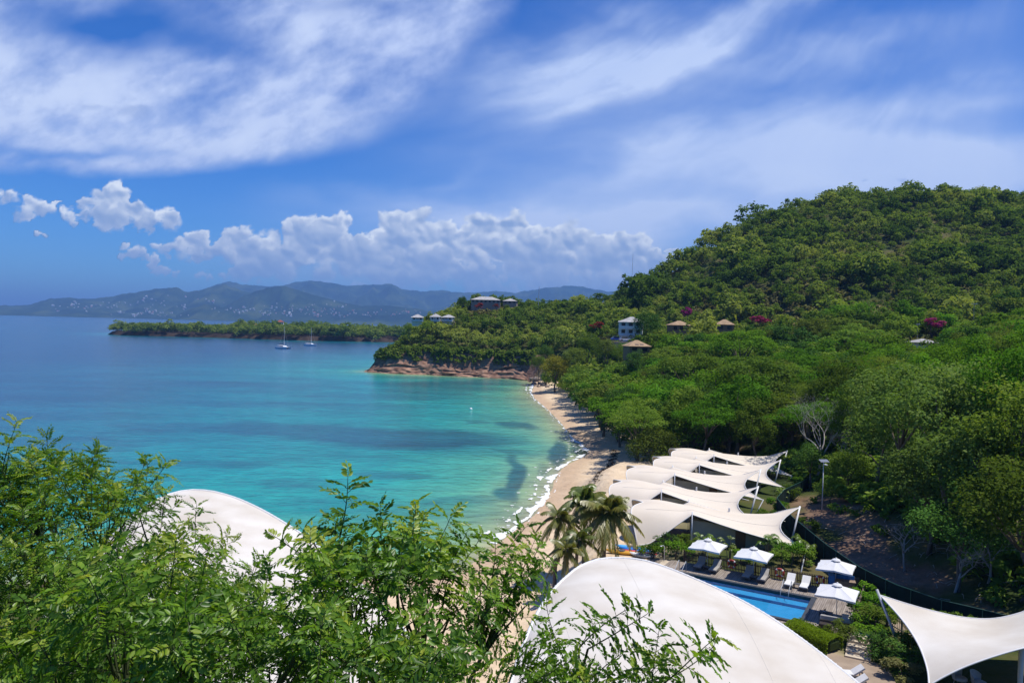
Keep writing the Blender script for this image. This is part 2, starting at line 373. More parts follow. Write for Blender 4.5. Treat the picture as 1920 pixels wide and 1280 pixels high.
m, nt, out = new_mat('soil_and_grass')
p = nt.nodes.new('ShaderNodeBsdfPrincipled'); L(nt, p.outputs[0], out.inputs[0]); p.inputs['Roughness'].default_value = 0.95; p.inputs['Specular IOR Level'].default_value = 0.1
a = nt.nodes.new('ShaderNodeAttribute'); a.attribute_name = 'cover'
sp = nt.nodes.new('ShaderNodeSeparateColor'); L(nt, a.outputs['Color'], sp.inputs[0])
f1 = noise_fac(nt, 0.12, 6)
base = ramp(nt, f1, [(0.35, (0.035, 0.055, 0.014)), (0.5, (0.06, 0.075, 0.02)), (0.66, (0.11, 0.095, 0.04))])
sand = ramp(nt, noise_fac(nt, 0.5, 6), [(0.3, (0.56, 0.42, 0.265)), (0.7, (0.68, 0.54, 0.37))])
wetsand = ramp(nt, noise_fac(nt, 0.3, 5), [(0.3, (0.44, 0.315, 0.20)), (0.7, (0.53, 0.39, 0.255))])
rock = ramp(nt, noise_fac(nt, 0.35, 6, stretch=(1, 1, 3.5)), [(0.3, (0.10, 0.055, 0.04)), (0.55, (0.24, 0.14, 0.10)), (0.75, (0.34, 0.22, 0.16))])
earth = ramp(nt, noise_fac(nt, 0.4, 6), [(0.3, (0.14, 0.085, 0.055)), (0.7, (0.26, 0.17, 0.115))])
def mixn(fac, c1, c2):
    n = nt.nodes.new('ShaderNodeMixRGB'); L(nt, fac, n.inputs[0]); L(nt, c1, n.inputs[1]); L(nt, c2, n.inputs[2]); return n.outputs[0]
c = mixn(sp.outputs[0], base, mixn(a.outputs['Alpha'], sand, wetsand)); c = mixn(sp.outputs[1], c, rock); c = mixn(sp.outputs[2], c, earth)
L(nt, c, p.inputs['Base Color'])
b = nt.nodes.new('ShaderNodeBump'); b.inputs['Strength'].default_value = 0.6; b.inputs['Distance'].default_value = 0.6
L(nt, noise_fac(nt, 0.9, 6, stretch=(1, 1, 2)), b.inputs['Height']); L(nt, b.outputs[0], p.inputs['Normal'])
ground_mat = m

gx = np.concatenate([np.arange(-300, -100, 10), np.arange(-100, -70, 3), np.arange(-70, 60, 1.0), np.arange(60, 330, 4), np.arange(330, 601, 15)])
gy = np.concatenate([np.arange(-80, 0, 6), np.arange(0, 130, 1.25), np.arange(130, 320, 3), np.arange(320, 380, 1.5), np.arange(380, 480, 4), np.arange(480, 800, 12)])
GX, GY = np.meshgrid(gx, gy, indexing='ij'); GP = np.stack([GX.ravel(), GY.ravel()], 1)
GZ = ground(GP); dl = sdf(GP, land)
hd_ = np.minimum(seg_dist(GP, head_front, False), seg_dist(GP, head_back[:4], False))
bd_ = seg_dist(GP, beach_line, False)
pq = proj(np.column_stack([GP, GZ]))
sandw = ss(bd_, 24, 10)*ss(hd_-bd_, -2, 6)*(dl > -30)
sandw = np.maximum(sandw, ss(sdf(GP, np.array([(-12, 46), (2, 40), (20, 40), (22, 47), (12, 64), (14, 70), (14, 100), (10, 100), (5, 90), (-14, 68)])), -2, 1))
slope = np.zeros(GX.shape); zz = GZ.reshape(GX.shape)
slope = np.hypot(np.gradient(zz, axis=0)/np.gradient(GX, axis=0), np.gradient(zz, axis=1)/np.gradient(GY, axis=1)).ravel()
rockw = ss(hd_, 13, 5)*(hd_ < bd_+3)
earthw = ss(slope, 0.45, 0.8)*(GP[:, 0] > 30)*(GP[:, 1] < 130)*(GP[:, 1] > 30)
track = np.array([(28.6, 50), (28.8, 66), (30.6, 84), (36, 93), (41, 88), (38.5, 78), (38, 66), (35, 50)])
earthw = np.maximum(earthw, ss(sdf(GP, track), -0.8, 1.2)*ss(fbm(GP[:, 0]/5, GP[:, 1]/5, 301, 4), 0.28, 0.05))
wet = ss(dl + 1.6*fbm(GP[:, 0]/14, GP[:, 1]/14, 306, 3), 5.5, 2.0)*(bd_ < 40)
cov = np.stack([sandw, rockw, earthw, wet], 1)
_gf = grid_faces(len(gx), len(gy)); _r = GP - np.array([23.9, 57.8]); _a, _b = _r @ np.array([.862, -.507]), _r @ np.array([.507, .862])
_in = (_a > -12.3) & (_a < 0.2) & (_b > -5.8) & (_b < .2); _gf = _gf[~_in[_gf].any(1)]
o = np_mesh('ground', np.column_stack([GP, GZ]), _gf, ground_mat, attrs={'cover': cov}, smooth=True)
tag(o, kind='structure')
GROUND_BVH = None

# ------------------------------------------------------------------ sea
r = np.concatenate([np.geomspace(30, 900, 380), np.geomspace(920, 60000, 90)])
az = np.radians(np.concatenate([np.arange(-110, -42, 4), np.arange(-42, 8, 0.16), np.arange(8, 60, 2)]))
AZ, RR = np.meshgrid(az, r, indexing='ij'); SP = np.stack([(RR*np.sin(AZ)).ravel(), (RR*np.cos(AZ)).ravel()], 1)
near = RR.ravel() < 3000
dist = np.full(len(SP), 3000.0)
dist[near] = np.minimum(-np.minimum(sdf(SP[near], land), 0), 22 + 1.5*np.maximum(0, -sdf(SP[near], pen)))
hdist = np.full(len(SP), 3000.0); hdist[near] = seg_dist(SP[near], head_front, False)
bdist = np.full(len(SP), 3000.0); bdist[near] = seg_dist(SP[near], beach_line, False)
sp_ = proj(np.column_stack([SP, np.zeros(len(SP))])); px, py = sp_[:, 0], sp_[:, 1]
wx = px + 26*fbm(SP[:, 0]/22, SP[:, 1]/22, 400, 5); wy = py + 9*fbm(SP[:, 0]/14, SP[:, 1]/26, 410, 5)
def blobs(lst):
    t = np.zeros(len(SP))
    for x, y, rx, ry, k, sl in lst:
        t = np.maximum(t, k*ss(((wx-x)/rx)**2 + ((wy-y-sl*(wx-x))/ry)**2, 1.5, 0.35))
    return t
weed = blobs([(760, 822, 230, 19, .85, 0.02), (560, 806, 220, 14, .75, 0.02), (350, 800, 160, 10, .5, 0.02), (962, 897, 17, 46, .9, 0.0), (950, 925, 26, 14, .85, 0), (870, 938, 90, 9, .45, -0.05), (1046, 850, 20, 24, .95, -0.7), (1090, 846, 24, 11, .9, 0), (965, 797, 46, 7, .8, 0.12),
              (730, 890, 80, 9, .55, 0.05), (890, 790, 30, 3, .5, 0), (820, 728, 120, 12, .5, 0.03), (700, 745, 160, 10, .35, 0), (960, 848, 40, 4, .4, 0.1), (1010, 880, 14, 10, .4, 0), (300, 720, 300, 8, .35, 0.02), (150, 832, 130, 16, .5, 0), (420, 870, 110, 8, .4, 0), (560, 760, 240, 8, .35, 0.02), (900, 716, 90, 6, .6, 0.02), (560, 905, 90, 10, .4, 0)])
wv = fbm(SP[:, 0]/60, SP[:, 1]/14, 420, 5)
wv2 = fbm(SP[:, 0]/180, SP[:, 1]/40, 425, 5)
dist = dist*(1 + 0.75*np.clip((-SP[:, 0]-40)/60, 0, 4))
dep = dist*(1 + 0.28*wv + 0.35*wv2) + 2*fbm(SP[:, 0]/6, SP[:, 1]/6, 430, 4)*ss(dist, 0, 8)
m, nt, out = new_mat('sea_water')
p = nt.nodes.new('ShaderNodeBsdfPrincipled'); L(nt, p.outputs[0], out.inputs[0])
a = nt.nodes.new('ShaderNodeAttribute'); a.attribute_name = 'depth_weed'
sp = nt.nodes.new('ShaderNodeSeparateColor'); L(nt, a.outputs['Color'], sp.inputs[0])
cw = ramp(nt, sp.outputs[0], [(0.0, (0.36, 0.33, 0.18)), (0.13, (0.22, 0.34, 0.18)), (0.27, (0.070, 0.310, 0.210)), (0.41, (0.008, 0.255, 0.230)), (0.56, (0.002, 0.212, 0.228)), (0.70, (0.003, 0.155, 0.200)), (0.85, (0.005, 0.095, 0.160)), (1.0, (0.006, 0.055, 0.125))])
cd = ramp(nt, sp.outputs[0], [(0.0, (0.07, 0.075, 0.05)), (0.2, (0.010, 0.095, 0.105)), (0.6, (0.005, 0.070, 0.125)), (1.0, (0.008, 0.040, 0.115))])
mx = nt.nodes.new('ShaderNodeMixRGB'); L(nt, sp.outputs[1], mx.inputs[0]); L(nt, cw, mx.inputs[1]); L(nt, cd, mx.inputs[2]); wn = ramp(nt, noise_fac(nt, 1.0, 7, stretch=(0.020, 0.060, 1)), [(0.33, (0.70, 0.74, 0.80)), (0.5, (0.97, 0.98, 0.98)), (0.68, (1.18, 1.16, 1.10))])
wn2 = ramp(nt, noise_fac(nt, 1.0, 4, stretch=(0.17, 0.36, 1)), [(0.30, (0.80, 0.82, 0.86)), (0.5, (1, 1, 1)), (0.70, (1.16, 1.15, 1.10))])
mw = nt.nodes.new('ShaderNodeMixRGB'); mw.blend_type = 'MULTIPLY'; mw.inputs[0].default_value = 1; L(nt, mx.outputs[0], mw.inputs[1]); L(nt, wn, mw.inputs[2])
wn3 = ramp(nt, noise_fac(nt, 1.0, 3, stretch=(0.42, 0.85, 1)), [(0.30, (0.84, 0.86, 0.89)), (0.5, (1, 1, 1)), (0.70, (1.14, 1.13, 1.10))])
mw3 = nt.nodes.new('ShaderNodeMixRGB'); mw3.blend_type = 'MULTIPLY'; mw3.inputs[0].default_value = 1; L(nt, mw.outputs[0], mw3.inputs[1]); L(nt, wn3, mw3.inputs[2])
mw2 = nt.nodes.new('ShaderNodeMixRGB'); mw2.blend_type = 'MULTIPLY'; mw2.inputs[0].default_value = 1; L(nt, mw3.outputs[0], mw2.inputs[1]); L(nt, wn2, mw2.inputs[2])
L(nt, mw2.outputs[0], p.inputs['Base Color'])
p.inputs['Roughness'].default_value = 0.16; p.inputs['IOR'].default_value = 1.33; p.inputs['Specular IOR Level'].default_value = 0.22
b1 = nt.nodes.new('ShaderNodeBump'); b1.inputs['Strength'].default_value = 0.85; b1.inputs['Distance'].default_value = 0.35
hn = nt.nodes.new('ShaderNodeMath'); hn.operation = 'ADD'
L(nt, noise_fac(nt, 0.55, 5, stretch=(0.8, 1.3, 1)), hn.inputs[0]); L(nt, noise_fac(nt, 0.11, 3, stretch=(0.5, 1.3, 1)), hn.inputs[1])
L(nt, hn.outputs[0], b1.inputs['Height']); L(nt, b1.outputs[0], p.inputs['Normal'])
u_ = np.clip(np.log1p(np.maximum(dep, 0)/4)/np.log1p(600/4), 0, 1)
o = np_mesh('sea', np.column_stack([SP, np.zeros(len(SP))]), grid_faces(len(az), len(r)), m, attrs={'depth_weed': np.stack([u_, weed, hdist*0, np.ones(len(SP))], 1)}, smooth=True)
tag(o, kind='structure')
# surf: lumpy strips of foam along the beach, thinner at the back
def resample(line, step):
    line = np.array(line); d = np.r_[0, np.cumsum(np.linalg.norm(np.diff(line, axis=0), axis=1))]
    t = np.arange(0, d[-1], step); return np.stack([np.interp(t, d, line[:, 0]), np.interp(t, d, line[:, 1])], 1), t
sl, st_ = resample(beach_line[1:], 0.45)
tn = np.gradient(sl, axis=0); tn /= np.linalg.norm(tn, axis=1)[:, None]; nrm = np.stack([-tn[:, 1], tn[:, 0]], 1)  # to the sea (left of the northward line)
V, Fc = [], []
rs = np.random.RandomState(8)
for k, (off, wid, z, s0) in enumerate([(0.0, 1.0, 0.05, 500), (1.9, 0.55, 0.055, 510), (-0.6, 0.22, 0.045, 520)]):
    zone = np.interp(st_, [0, 26, 34, 50, 62, 74, 84, 100, 140, 170, 190, 215], [1, 1, 1.0, .75, .9, 1.2, .45, .25, .3, .35, .9, 1.2] if k < 2 else [.5, .9, .9, .5, .6, .8, .3, .15, .1, .1, .5, .8])
    w = wid*zone*np.clip(0.75 + 2.2*fbm(st_/5, st_*0+k, s0, 4), 0, 2.2)
    cgap = fbm(st_/2.2, st_*0+k*3.3, s0+3, 4)
    ok = (w > 0.12) & (cgap > (-0.25 if k == 0 else 0.0))
    off_ = off*zone + 0.9*fbm(st_/9, st_*0+2, s0+5, 4)
    rag0 = 0.5*fbm(st_/0.9, st_*0, s0+7, 3); rag1 = 0.8*fbm(st_/0.8, st_*0, s0+9, 3)
    a0 = sl + nrm*(off_ + rag0*w)[:, None]; a1 = sl + nrm*(off_ + w*(1+rag1))[:, None]
    i0 = len(V)
    for i in range(len(sl)): V += [(*a0[i], z), (*((a0[i]+a1[i])/2), z+0.05), (*a1[i], z)]
    for i in range(len(sl)-1):
        if ok[i] and ok[i+1]:
            q = i0+3*i; Fc += [(q, q+3, q+4, q+1), (q+1, q+4, q+5, q+2)]
# sprinkles of foam round the strips
for _ in range(420):
    i = rs.randint(len(sl)); s_ = 0.05 + 0.16*rs.rand()**2; c_ = sl[i] + nrm[i]*(rs.rand()*5.0-0.6) + tn[i]*rs.randn()*.4
    if np.interp(st_[i], [0, 80, 100, 170, 190], [1, .8, .15, .2, .9]) < rs.rand(): continue
    q = len(V); a = rs.rand()*6
    for k in range(5): V.append((c_[0]+s_*1.5*math.cos(a+k*1.257), c_[1]+s_*math.sin(a+k*1.257), 0.045))
    Fc.append(tuple(range(q, q+5)))
o = np_mesh('surf', V, Fc, mat('foam', (0.80, 0.82, 0.80), 0.9, 0.1, var=0.15, scale=4))
tag(o, kind='stuff', label='white surf breaking along the curved sandy beach')

# ------------------------------------------------------------------ far mountains across the bay
m, nt, out = new_mat('mountain_forest')
p = nt.nodes.new('ShaderNodeBsdfDiffuse'); L(nt, p.outputs[0], out.inputs[0])
L(nt, ramp(nt, noise_fac(nt, 0.0035, 8), [(0.38, (0.010, 0.024, 0.009)), (0.52, (0.022, 0.042, 0.014)), (0.66, (0.060, 0.080, 0.026))]), p.inputs[0])
mount_mat = m
def mountain(name, sky_px, D, depth, base_px, seed, rough=1.0):
    """a range whose crest stands at distance D, falling forward to the water over depth metres"""
    xs = np.arange(sky_px[0][0], sky_px[-1][0]+0.1, 3.0)
    ys = np.interp(xs, [q[0] for q in sky_px], [q[1] for q in sky_px]) + 3.6*rough*fbm(xs/22, xs*0+seed, seed, 6, 0.6)
    crest = np.array([Pd(a, b, D) for a, b in zip(xs, ys)])
    t = np.linspace(0, 1.35, 46)
    V = np.zeros((len(xs), len(t), 3))
    for j, tt in enumerate(t):
        V[:, j, 0] = crest[:, 0]*(1 - depth*tt/D) if tt <= 1 else crest[:, 0]*(1-depth/D)
        V[:, j, 1] = D - depth*tt
        prof = (1-min(tt, 1))**1.25
        V[:, j, 2] = crest[:, 2]*prof
    X_, Y_ = V[..., 0], V[..., 1]
    gul = fbm(X_/(D*0.045), Y_/(D*0.16), seed+40, 6, 0.55)
    rid = 0.5-np.abs(fbm(X_/(D*0.03)+Y_/(D*0.2), Y_/(D*0.2), seed+60, 5))
    k = np.clip(t, 0, 1); env_ = (np.sin(np.pi*np.clip(k, 0, 1))**0.8)[None, :]
    hgt = np.maximum(crest[:, 2:3], 20)
    V[..., 2] += hgt*env_*(0.55*gul + 0.30*(rid-0.35))
    lowcap = crest[:, 2:3]*np.clip(1.0 - 0.25*k[None, :], 0, 1) + 0*V[..., 2]
    V[..., 2] = np.where(k[None, :] > 0.02, np.minimum(V[..., 2], np.maximum(lowcap, 6)), V[..., 2])
    V[..., 2] = np.maximum(V[..., 2], np.where(k >= 0.999, -4, 3)[None, :])
    o = np_mesh(name, V.reshape(-1, 3), grid_faces(len(xs), len(t)), mount_mat, smooth=True)
    tag(o, kind='structure'); return o
ranges = [
    mountain('mountains', [(330, 560), (380, 545), (405, 534), (430, 527), (455, 533), (500, 537), (530, 536), (560, 527), (600, 527), (622, 531), (660, 536), (735, 532), (752, 541), (790, 547), (830, 544), (870, 549), (930, 546), (970, 549), (1010, 541), (1060, 536), (1090, 537), (1130, 545), (1200, 552), (1400, 560), (1700, 575)], 11500, 3400, None, 11, 1.2),
    mountain('mountains', [(-500, 582), (-200, 575), (-60, 576), (0, 573), (50, 572), (70, 567), (95, 559), (130, 558), (165, 561), (200, 557), (240, 550), (290, 542), (332, 538), (350, 548), (372, 545), (400, 536), (420, 533), (440, 540), (470, 549), (520, 562), (580, 575), (640, 590)], 8600, 1700, None, 23),
    mountain('mountains', [(395, 590), (430, 570), (460, 553), (490, 543), (520, 535), (540, 538), (565, 546), (600, 556), (640, 566), (680, 574), (720, 572), (770, 578), (830, 585), (900, 592), (1000, 600)], 7600, 900, None, 37),
    mountain('mountains', [(330, 590), (360, 578), (385, 570), (410, 574), (440, 583), (480, 586), (520, 583), (560, 586), (610, 588), (680, 592), (740, 590), (800, 588), (850, 600)], 6700, 300, None, 51, 0.8)]

# ------------------------------------------------------------------ builders for solid things
class MB:
    def __init__(s): s.v = []; s.f = []
    def add(s, vs, fs):
        n = len(s.v); s.v += [tuple(map(float, q)) for q in vs]; s.f += [tuple(n+i for i in q) for q in fs]; return s
    def box(s, c, size, rz=0.0, bev=0.0, rx=0.0):
        x, y, z = [k/2 for k in size]; ca, sa = math.cos(rz), math.sin(rz); cx, sx_ = math.cos(rx), math.sin(rx)
        if bev:
            b = min(bev, x*.9, y*.9, z*.9)
            pts = [(px_*(x - (b if ax != 0 else 0)), py_*(y - (b if ax != 1 else 0)), pz_*(z - (b if ax != 2 else 0))) for px_ in (-1, 1) for py_ in (-1, 1) for pz_ in (-1, 1) for ax in (0, 1, 2)]
            import bmesh
            bm = bmesh.new()
            for q in pts: bm.verts.new(q)
            r = bmesh.ops.convex_hull(bm, input=bm.verts); bm.verts.index_update()
            vs_ = [tuple(q.co) for q in bm.verts]; fs_ = [tuple(q.index for q in f.verts) for f in bm.faces]; bm.free()
        else:
            vs_ = [(i*x, j*y, k*z) for i in (-1, 1) for j in (-1, 1) for k in (-1, 1)]
            fs_ = [(0, 1, 3, 2), (4, 6, 7, 5), (0, 4, 5, 1), (2, 3, 7, 6), (0, 2, 6, 4), (1, 5, 7, 3)]
        o = []
        for a, b_, d in vs_:
            b2, d2 = b_*cx - d*sx_, b_*sx_ + d*cx
            o.append((c[0]+a*ca-b2*sa, c[1]+a*sa+b2*ca, c[2]+d2))
        return s.add(o, fs_)
    def tube(s, pts, r, seg=6, cap=True):
        pts = [np.array(q, float) for q in pts]; n = len(pts)
        if not hasattr(r, '__len__'): r = [r]*n
        V = []; ref = np.array([0.31, 0.17, 0.93])
        for i in range(n):
            t = pts[min(i+1, n-1)]-pts[max(i-1, 0)]; t = t/(np.linalg.norm(t)+1e-9)
            a = np.cross(t, ref); 
            if np.linalg.norm(a) < 0.05: a = np.cross(t, (1, 0, 0))
            a /= np.linalg.norm(a); b = np.cross(t, a)
            for k in range(seg):
                w = 2*math.pi*k/seg; V.append(pts[i] + r[i]*(a*math.cos(w)+b*math.sin(w)))
        Fq = [(i*seg+k, i*seg+(k+1) % seg, (i+1)*seg+(k+1) % seg, (i+1)*seg+k) for i in range(n-1) for k in range(seg)]
        if cap: Fq += [tuple(range(seg-1, -1, -1)), tuple(range((n-1)*seg, n*seg))]
        return s.add(V, Fq)
    def lathe(s, prof, c=(0, 0, 0), seg=16, cap=True):
        V = [(c[0]+r*math.cos(2*math.pi*k/seg), c[1]+r*math.sin(2*math.pi*k/seg), c[2]+z) for r, z in prof for k in range(seg)]
        n = len(prof)
        Fq = [(i*seg+k, i*seg+(k+1) % seg, (i+1)*seg+(k+1) % seg, (i+1)*seg+k) for i in range(n-1) for k in range(seg)]
        if cap: Fq += [tuple(range(seg-1, -1, -1)), tuple(range((n-1)*seg, n*seg))]
        return s.add(V, Fq)
    def prism(s, poly, z0, z1):
        n = len(poly)
        V = [(x, y, z0) for x, y in poly] + [(x, y, z1) for x, y in poly]
        return s.add(V, [tuple(range(n-1, -1, -1)), tuple(range(n, 2*n))] + [(i, (i+1) % n, n+(i+1) % n, n+i) for i in range(n)])
    def grid(s, G):
        G = np.asarray(G); nu, nv = G.shape[:2]
        return s.add(G.reshape(-1, 3), [tuple(q) for q in grid_faces(nu, nv)])
    def build(s, name, m, parent=None, smooth=False, loc=None):
        return np_mesh(name, np.array(s.v), s.f, m, parent, smooth=smooth, loc=loc)

# ------------------------------------------------------------------ foliage
def rnd_dirs(rs, n):
    d = rs.randn(n, 3); return d/np.linalg.norm(d, axis=1)[:, None]
def leaf_quads(rs, P, Nn, size, aspect=0.6):
    """rhombic leaf faces at P facing Nn"""
    n = len(P); t = np.cross(Nn, rnd_dirs(rs, n)); t /= np.linalg.norm(t, axis=1)[:, None]+1e-9
    b = np.cross(Nn, t); s_ = (size*(0.65+0.7*rs.rand(n)))[:, None]
    a = t*s_*0.5; c = b*s_*0.5*aspect; lift = Nn*s_*0.10
    V = np.stack([P-a, P+c+lift, P+a, P-c+lift], 1)
    return V.reshape(-1, 3)
def crown(seed, R, nclump, nleaf, lsize, kind='round'):
    """leaf faces of a crown centred on (0,0,0): lumpy shell of leaf clumps with gaps"""
    rs = np.random.RandomState(seed)
    R = np.array(R, float)
    d = rnd_dirs(rs, nclump*4)
    if kind == 'spread':
        d = d[d[:, 2] > 0.0][:nclump]; rr = np.sqrt(rs.rand(len(d)))
        ang = rs.rand(len(d))*2*np.pi
        C = np.stack([np.cos(ang)*rr, np.sin(ang)*rr, 0.75*(1-rr**2) - 0.1 + 0.16*rs.randn(len(d))], 1)
        cr = R.min()*0.0 + R[0]*(0.16+0.14*rs.rand(len(C))); sq = np.array([1.15, 1.15, 0.42])
    else:
        d = d[d[:, 2] > -0.45][:nclump]; rr = 0.40+0.52*rs.rand(len(d))**0.6
        C = d*rr[:, None]
        cr = R[0]*(0.20+0.20*rs.rand(len(C))); sq = np.array([1.0, 1.0, 0.80])
    C = C*R
    w = cr**2; ci = rs.choice(len(C), nleaf, p=w/w.sum())
    dd = rnd_dirs(rs, nleaf); flip = (dd[:, 2] < -0.35) & (rs.rand(nleaf) < 0.75); dd[flip, 2] *= -1
    rad_ = (0.55+0.5*rs.rand(nleaf)**0.5)*(1+0.28*np.sin(dd[:, 0]*5+ci)*np.cos(dd[:, 1]*6+ci*2))
    P = C[ci] + dd*(cr[ci]*rad_)[:, None]*sq
    Nn = dd*0.55 + np.array([0, 0, 0.55]) + rs.randn(nleaf, 3)*0.38
    Nn /= np.linalg.norm(Nn, axis=1)[:, None]
    V = leaf_quads(rs, P, Nn, lsize)
    ct = rs.rand(len(C))
    tint = np.clip(0.30 + 0.32*(ct[ci]-0.5) + 0.42*rs.rand(nleaf), 0, 1)
    return V, np.repeat(tint, 4), C
def quads(n4): return np.arange(n4, dtype=np.int32).reshape(-1, 4)
def trunk_mb(rs, C, hc, r0, R, nl=6, lean=0.0):
    """tapered trunk from the ground (z=-hc) with limbs out to some of the clumps"""
    b = MB(); fork = np.array([lean*hc*0.3, 0, -hc*0.45]); base = np.array([0, 0, -hc-0.6])
    mid = (fork+base)/2 + np.array([0.05*hc*rs.randn(), 0.05*hc*rs.randn(), 0])
    b.tube([base, mid, fork], [r0*1.3, r0, r0*0.8], 6)
    idx = rs.permutation(len(C))[:nl]
    for i in idx:
        q = C[i]*0.85; m1 = fork + (q-fork)*0.45 + np.array([0, 0, 0.12*R*rs.rand()]) + rs.randn(3)*0.04*R
        b.tube([fork, m1, q], [r0*0.6, r0*0.38, r0*0.12], 5)
    return b
bark = mat('bark', (0.20, 0.16, 0.12), 0.9, 0.1, var=0.5, scale=2.5, stretch=(3, 3, 0.6))
pale_bark = mat('pale_bark', (0.46, 0.42, 0.36), 0.9, 0.1, var=0.4, scale=2.5, stretch=(3, 3, 0.6))
LEAF = {
 'wild': leaf_mat('leaves_wild', (0.052, 0.100, 0.015), (0.120, 0.200, 0.028), (0.230, 0.300, 0.055), 0.42, valvar=0.38, huevar=0.012),
 'mass': leaf_mat('leaves_mass', (0.044, 0.092, 0.015), (0.128, 0.202, 0.030), (0.275, 0.320, 0.070), 0.42, valvar=0.0, huevar=0.0),
 'bright': leaf_mat('leaves_bright', (0.046, 0.115, 0.010), (0.096, 0.215, 0.016), (0.170, 0.300, 0.030), 0.35, huevar=0.012),
 'dark': leaf_mat('leaves_dark', (0.030, 0.074, 0.014), (0.060, 0.138, 0.024), (0.120, 0.205, 0.040), 0.25, huevar=0.01),
 'olive': leaf_mat('leaves_olive', (0.060, 0.092, 0.015), (0.115, 0.160, 0.026), (0.200, 0.240, 0.050), 0.30, huevar=0.008),
 'pale': leaf_mat('leaves_pale', (0.052, 0.104, 0.020), (0.125, 0.215, 0.046), (0.260, 0.340, 0.105), 0.42, huevar=0.008, valvar=.15),
 'yellow': leaf_mat('leaves_yellow', (0.09, 0.115, 0.012), (0.17, 0.19, 0.02), (0.28, 0.27, 0.04), 0.35),
 'pink': leaf_mat('bougainvillea_bracts', (0.10, 0.015, 0.05), (0.30, 0.03, 0.14), (0.42, 0.07, 0.22), 0.3),
 'red': leaf_mat('flame_flowers', (0.05, 0.05, 0.015), (0.22, 0.045, 0.03), (0.34, 0.07, 0.05), 0.3),
 'scrub': leaf_mat('scrub_leaves', (0.105, 0.115, 0.030), (0.180, 0.180, 0.060), (0.270, 0.245, 0.115), 0.25, valvar=0.0, huevar=0),
 'hedge': leaf_mat('hedge_leaves', (0.090, 0.155, 0.010), (0.170, 0.260, 0.016), (0.270, 0.350, 0.030), 0.4, valvar=0.05, huevar=0.0),
}
PROTO_MESH = {}
def tree_meshes(kind, leaf, lod, k):
    """crown and trunk meshes of one look (shared by the copies); crown radius 5, crown centre 7 m up"""
    key = (kind, leaf, lod, k)
    if key in PROTO_MESH: return PROTO_MESH[key]
    nl, ls, nc = {0: (6500, 0.34, 46), 1: (2200, 0.60, 30), 2: (520, 1.05, 18)}[lod]
    R = {'round': (5, 5, 4.2), 'spread': (6.2, 6.2, 3.0), 'tall': (4.2, 4.2, 5.6), 'fine': (4.6, 4.6, 4.8)}[kind]
    if kind == 'fine': nl = int(nl*1.5); ls *= 0.8; nc = int(nc*1.8)
    sd_ = hash_(kind, leaf, lod, k)
    V, T, C = crown(sd_, R, nc, nl, ls, 'spread' if kind == 'spread' else 'round')
    rs = np.random.RandomState(sd_+1)
    ob = trunk_mb(rs, C, 7.0, 0.26, 5, 9 if kind == 'spread' else 6)
    PROTO_MESH[key] = (V, T, ob)
    return PROTO_MESH[key]
def hash_(*a):
    h = 17
    for q in a:
        for ch in str(q): h = (h*31 + ord(ch)) % 1000003
    return h
PROTO_OBJ = {}
def tree(kind, leaf, lod, k, base, r, hc, label, group=None, rz=None, name='tree', barkm=None, cat='tree'):
    """one tree: Empty at its foot > trunk, crown; r crown radius, hc height of the crown's centre"""
    key = (kind, leaf, lod, k, barkm)
    root = thing(name, base, label, cat, group, rz=random.random()*6.28 if rz is None else rz)
    V, T, tb = tree_meshes(kind, leaf, lod, k)
    if key not in PROTO_OBJ:
        up = np.array([0, 0, 7.0])
        a = np_mesh('crown', V, quads(len(V)), LEAF[leaf], attrs={'tint': T})
        b = np_mesh('trunk', np.array(tb.v)+up, tb.f, barkm or bark, smooth=True)
        PROTO_OBJ[key] = (a, b); a.parent = root; b.parent = root
    else:
        for q in PROTO_OBJ[key]:
            c_ = q.copy(); COL.objects.link(c_); c_.parent = root
    for ch in root.children:
        if ch.name.startswith('crown'): ch.location = (0, 0, hc); ch.scale = (r/5, r/5, r/5*(1+.25*min(1, max(0, hc/r-1.5))))
        else: ch.scale = (r/5, r/5, hc/7)
    return root
random.seed(4)

# ------------------------------------------------------------------ cliff of the headland: layered ledges
hl, hs_ = resample(head_front + head_back[:5], 0.8)
tn = np.gradient(hl, axis=0); tn /= np.linalg.norm(tn, axis=1)[:, None]
# smooth the normals so that the corner at the tip does not fold
for _ in range(8): tn = (np.roll(tn, 1, 0)+2*tn+np.roll(tn, -1, 0))/4
nr = np.stack([tn[:, 1], -tn[:, 0]], 1)                       # towards the land
zs = np.linspace(-0.6, 1, 34)
topz = 5.0 + 5.5*fbm(hs_/22, hs_*0, 700, 4) + 1.5*ss(hs_, 20, 50)
topz *= np.interp(hs_, [0, 10, 60, 82, 92, 110, 200], [0.5, 1, 1, .7, .3, .6, 1.7])
G = np.zeros((len(hl), len(zs), 3))
for j, zf in enumerate(zs):
    lay = math.floor((zf+0.6)*7.5)
    z = np.where(zf < 0, zf, zf*topz)
    o_ = -1.8 + 4.6*max(zf, 0) + 2.4*fbm(hs_/9, hs_*0+lay*3.7, 710, 5) + 0.5*fbm(hs_/1.8, hs_*0+j*0.35, 720, 4) + 0.9*lay/12
    z = z + 0.25*fbm(hs_/5, hs_*0+j*0.2, 730, 3)
    G[:, j, :2] = hl + nr*o_[:, None]; G[:, j, 2] = z
o = np_mesh('cliff', G.reshape(-1, 3), grid_faces(len(hl), len(zs)), mat('cliff_rock', (0.42, 0.255, 0.17), 0.95, 0.1, col2=(0.15, 0.08, 0.055), scale=0.35, bump=0.9, bscale=1.6, stretch=(1, 1, 4)))
tag(o, kind='structure')
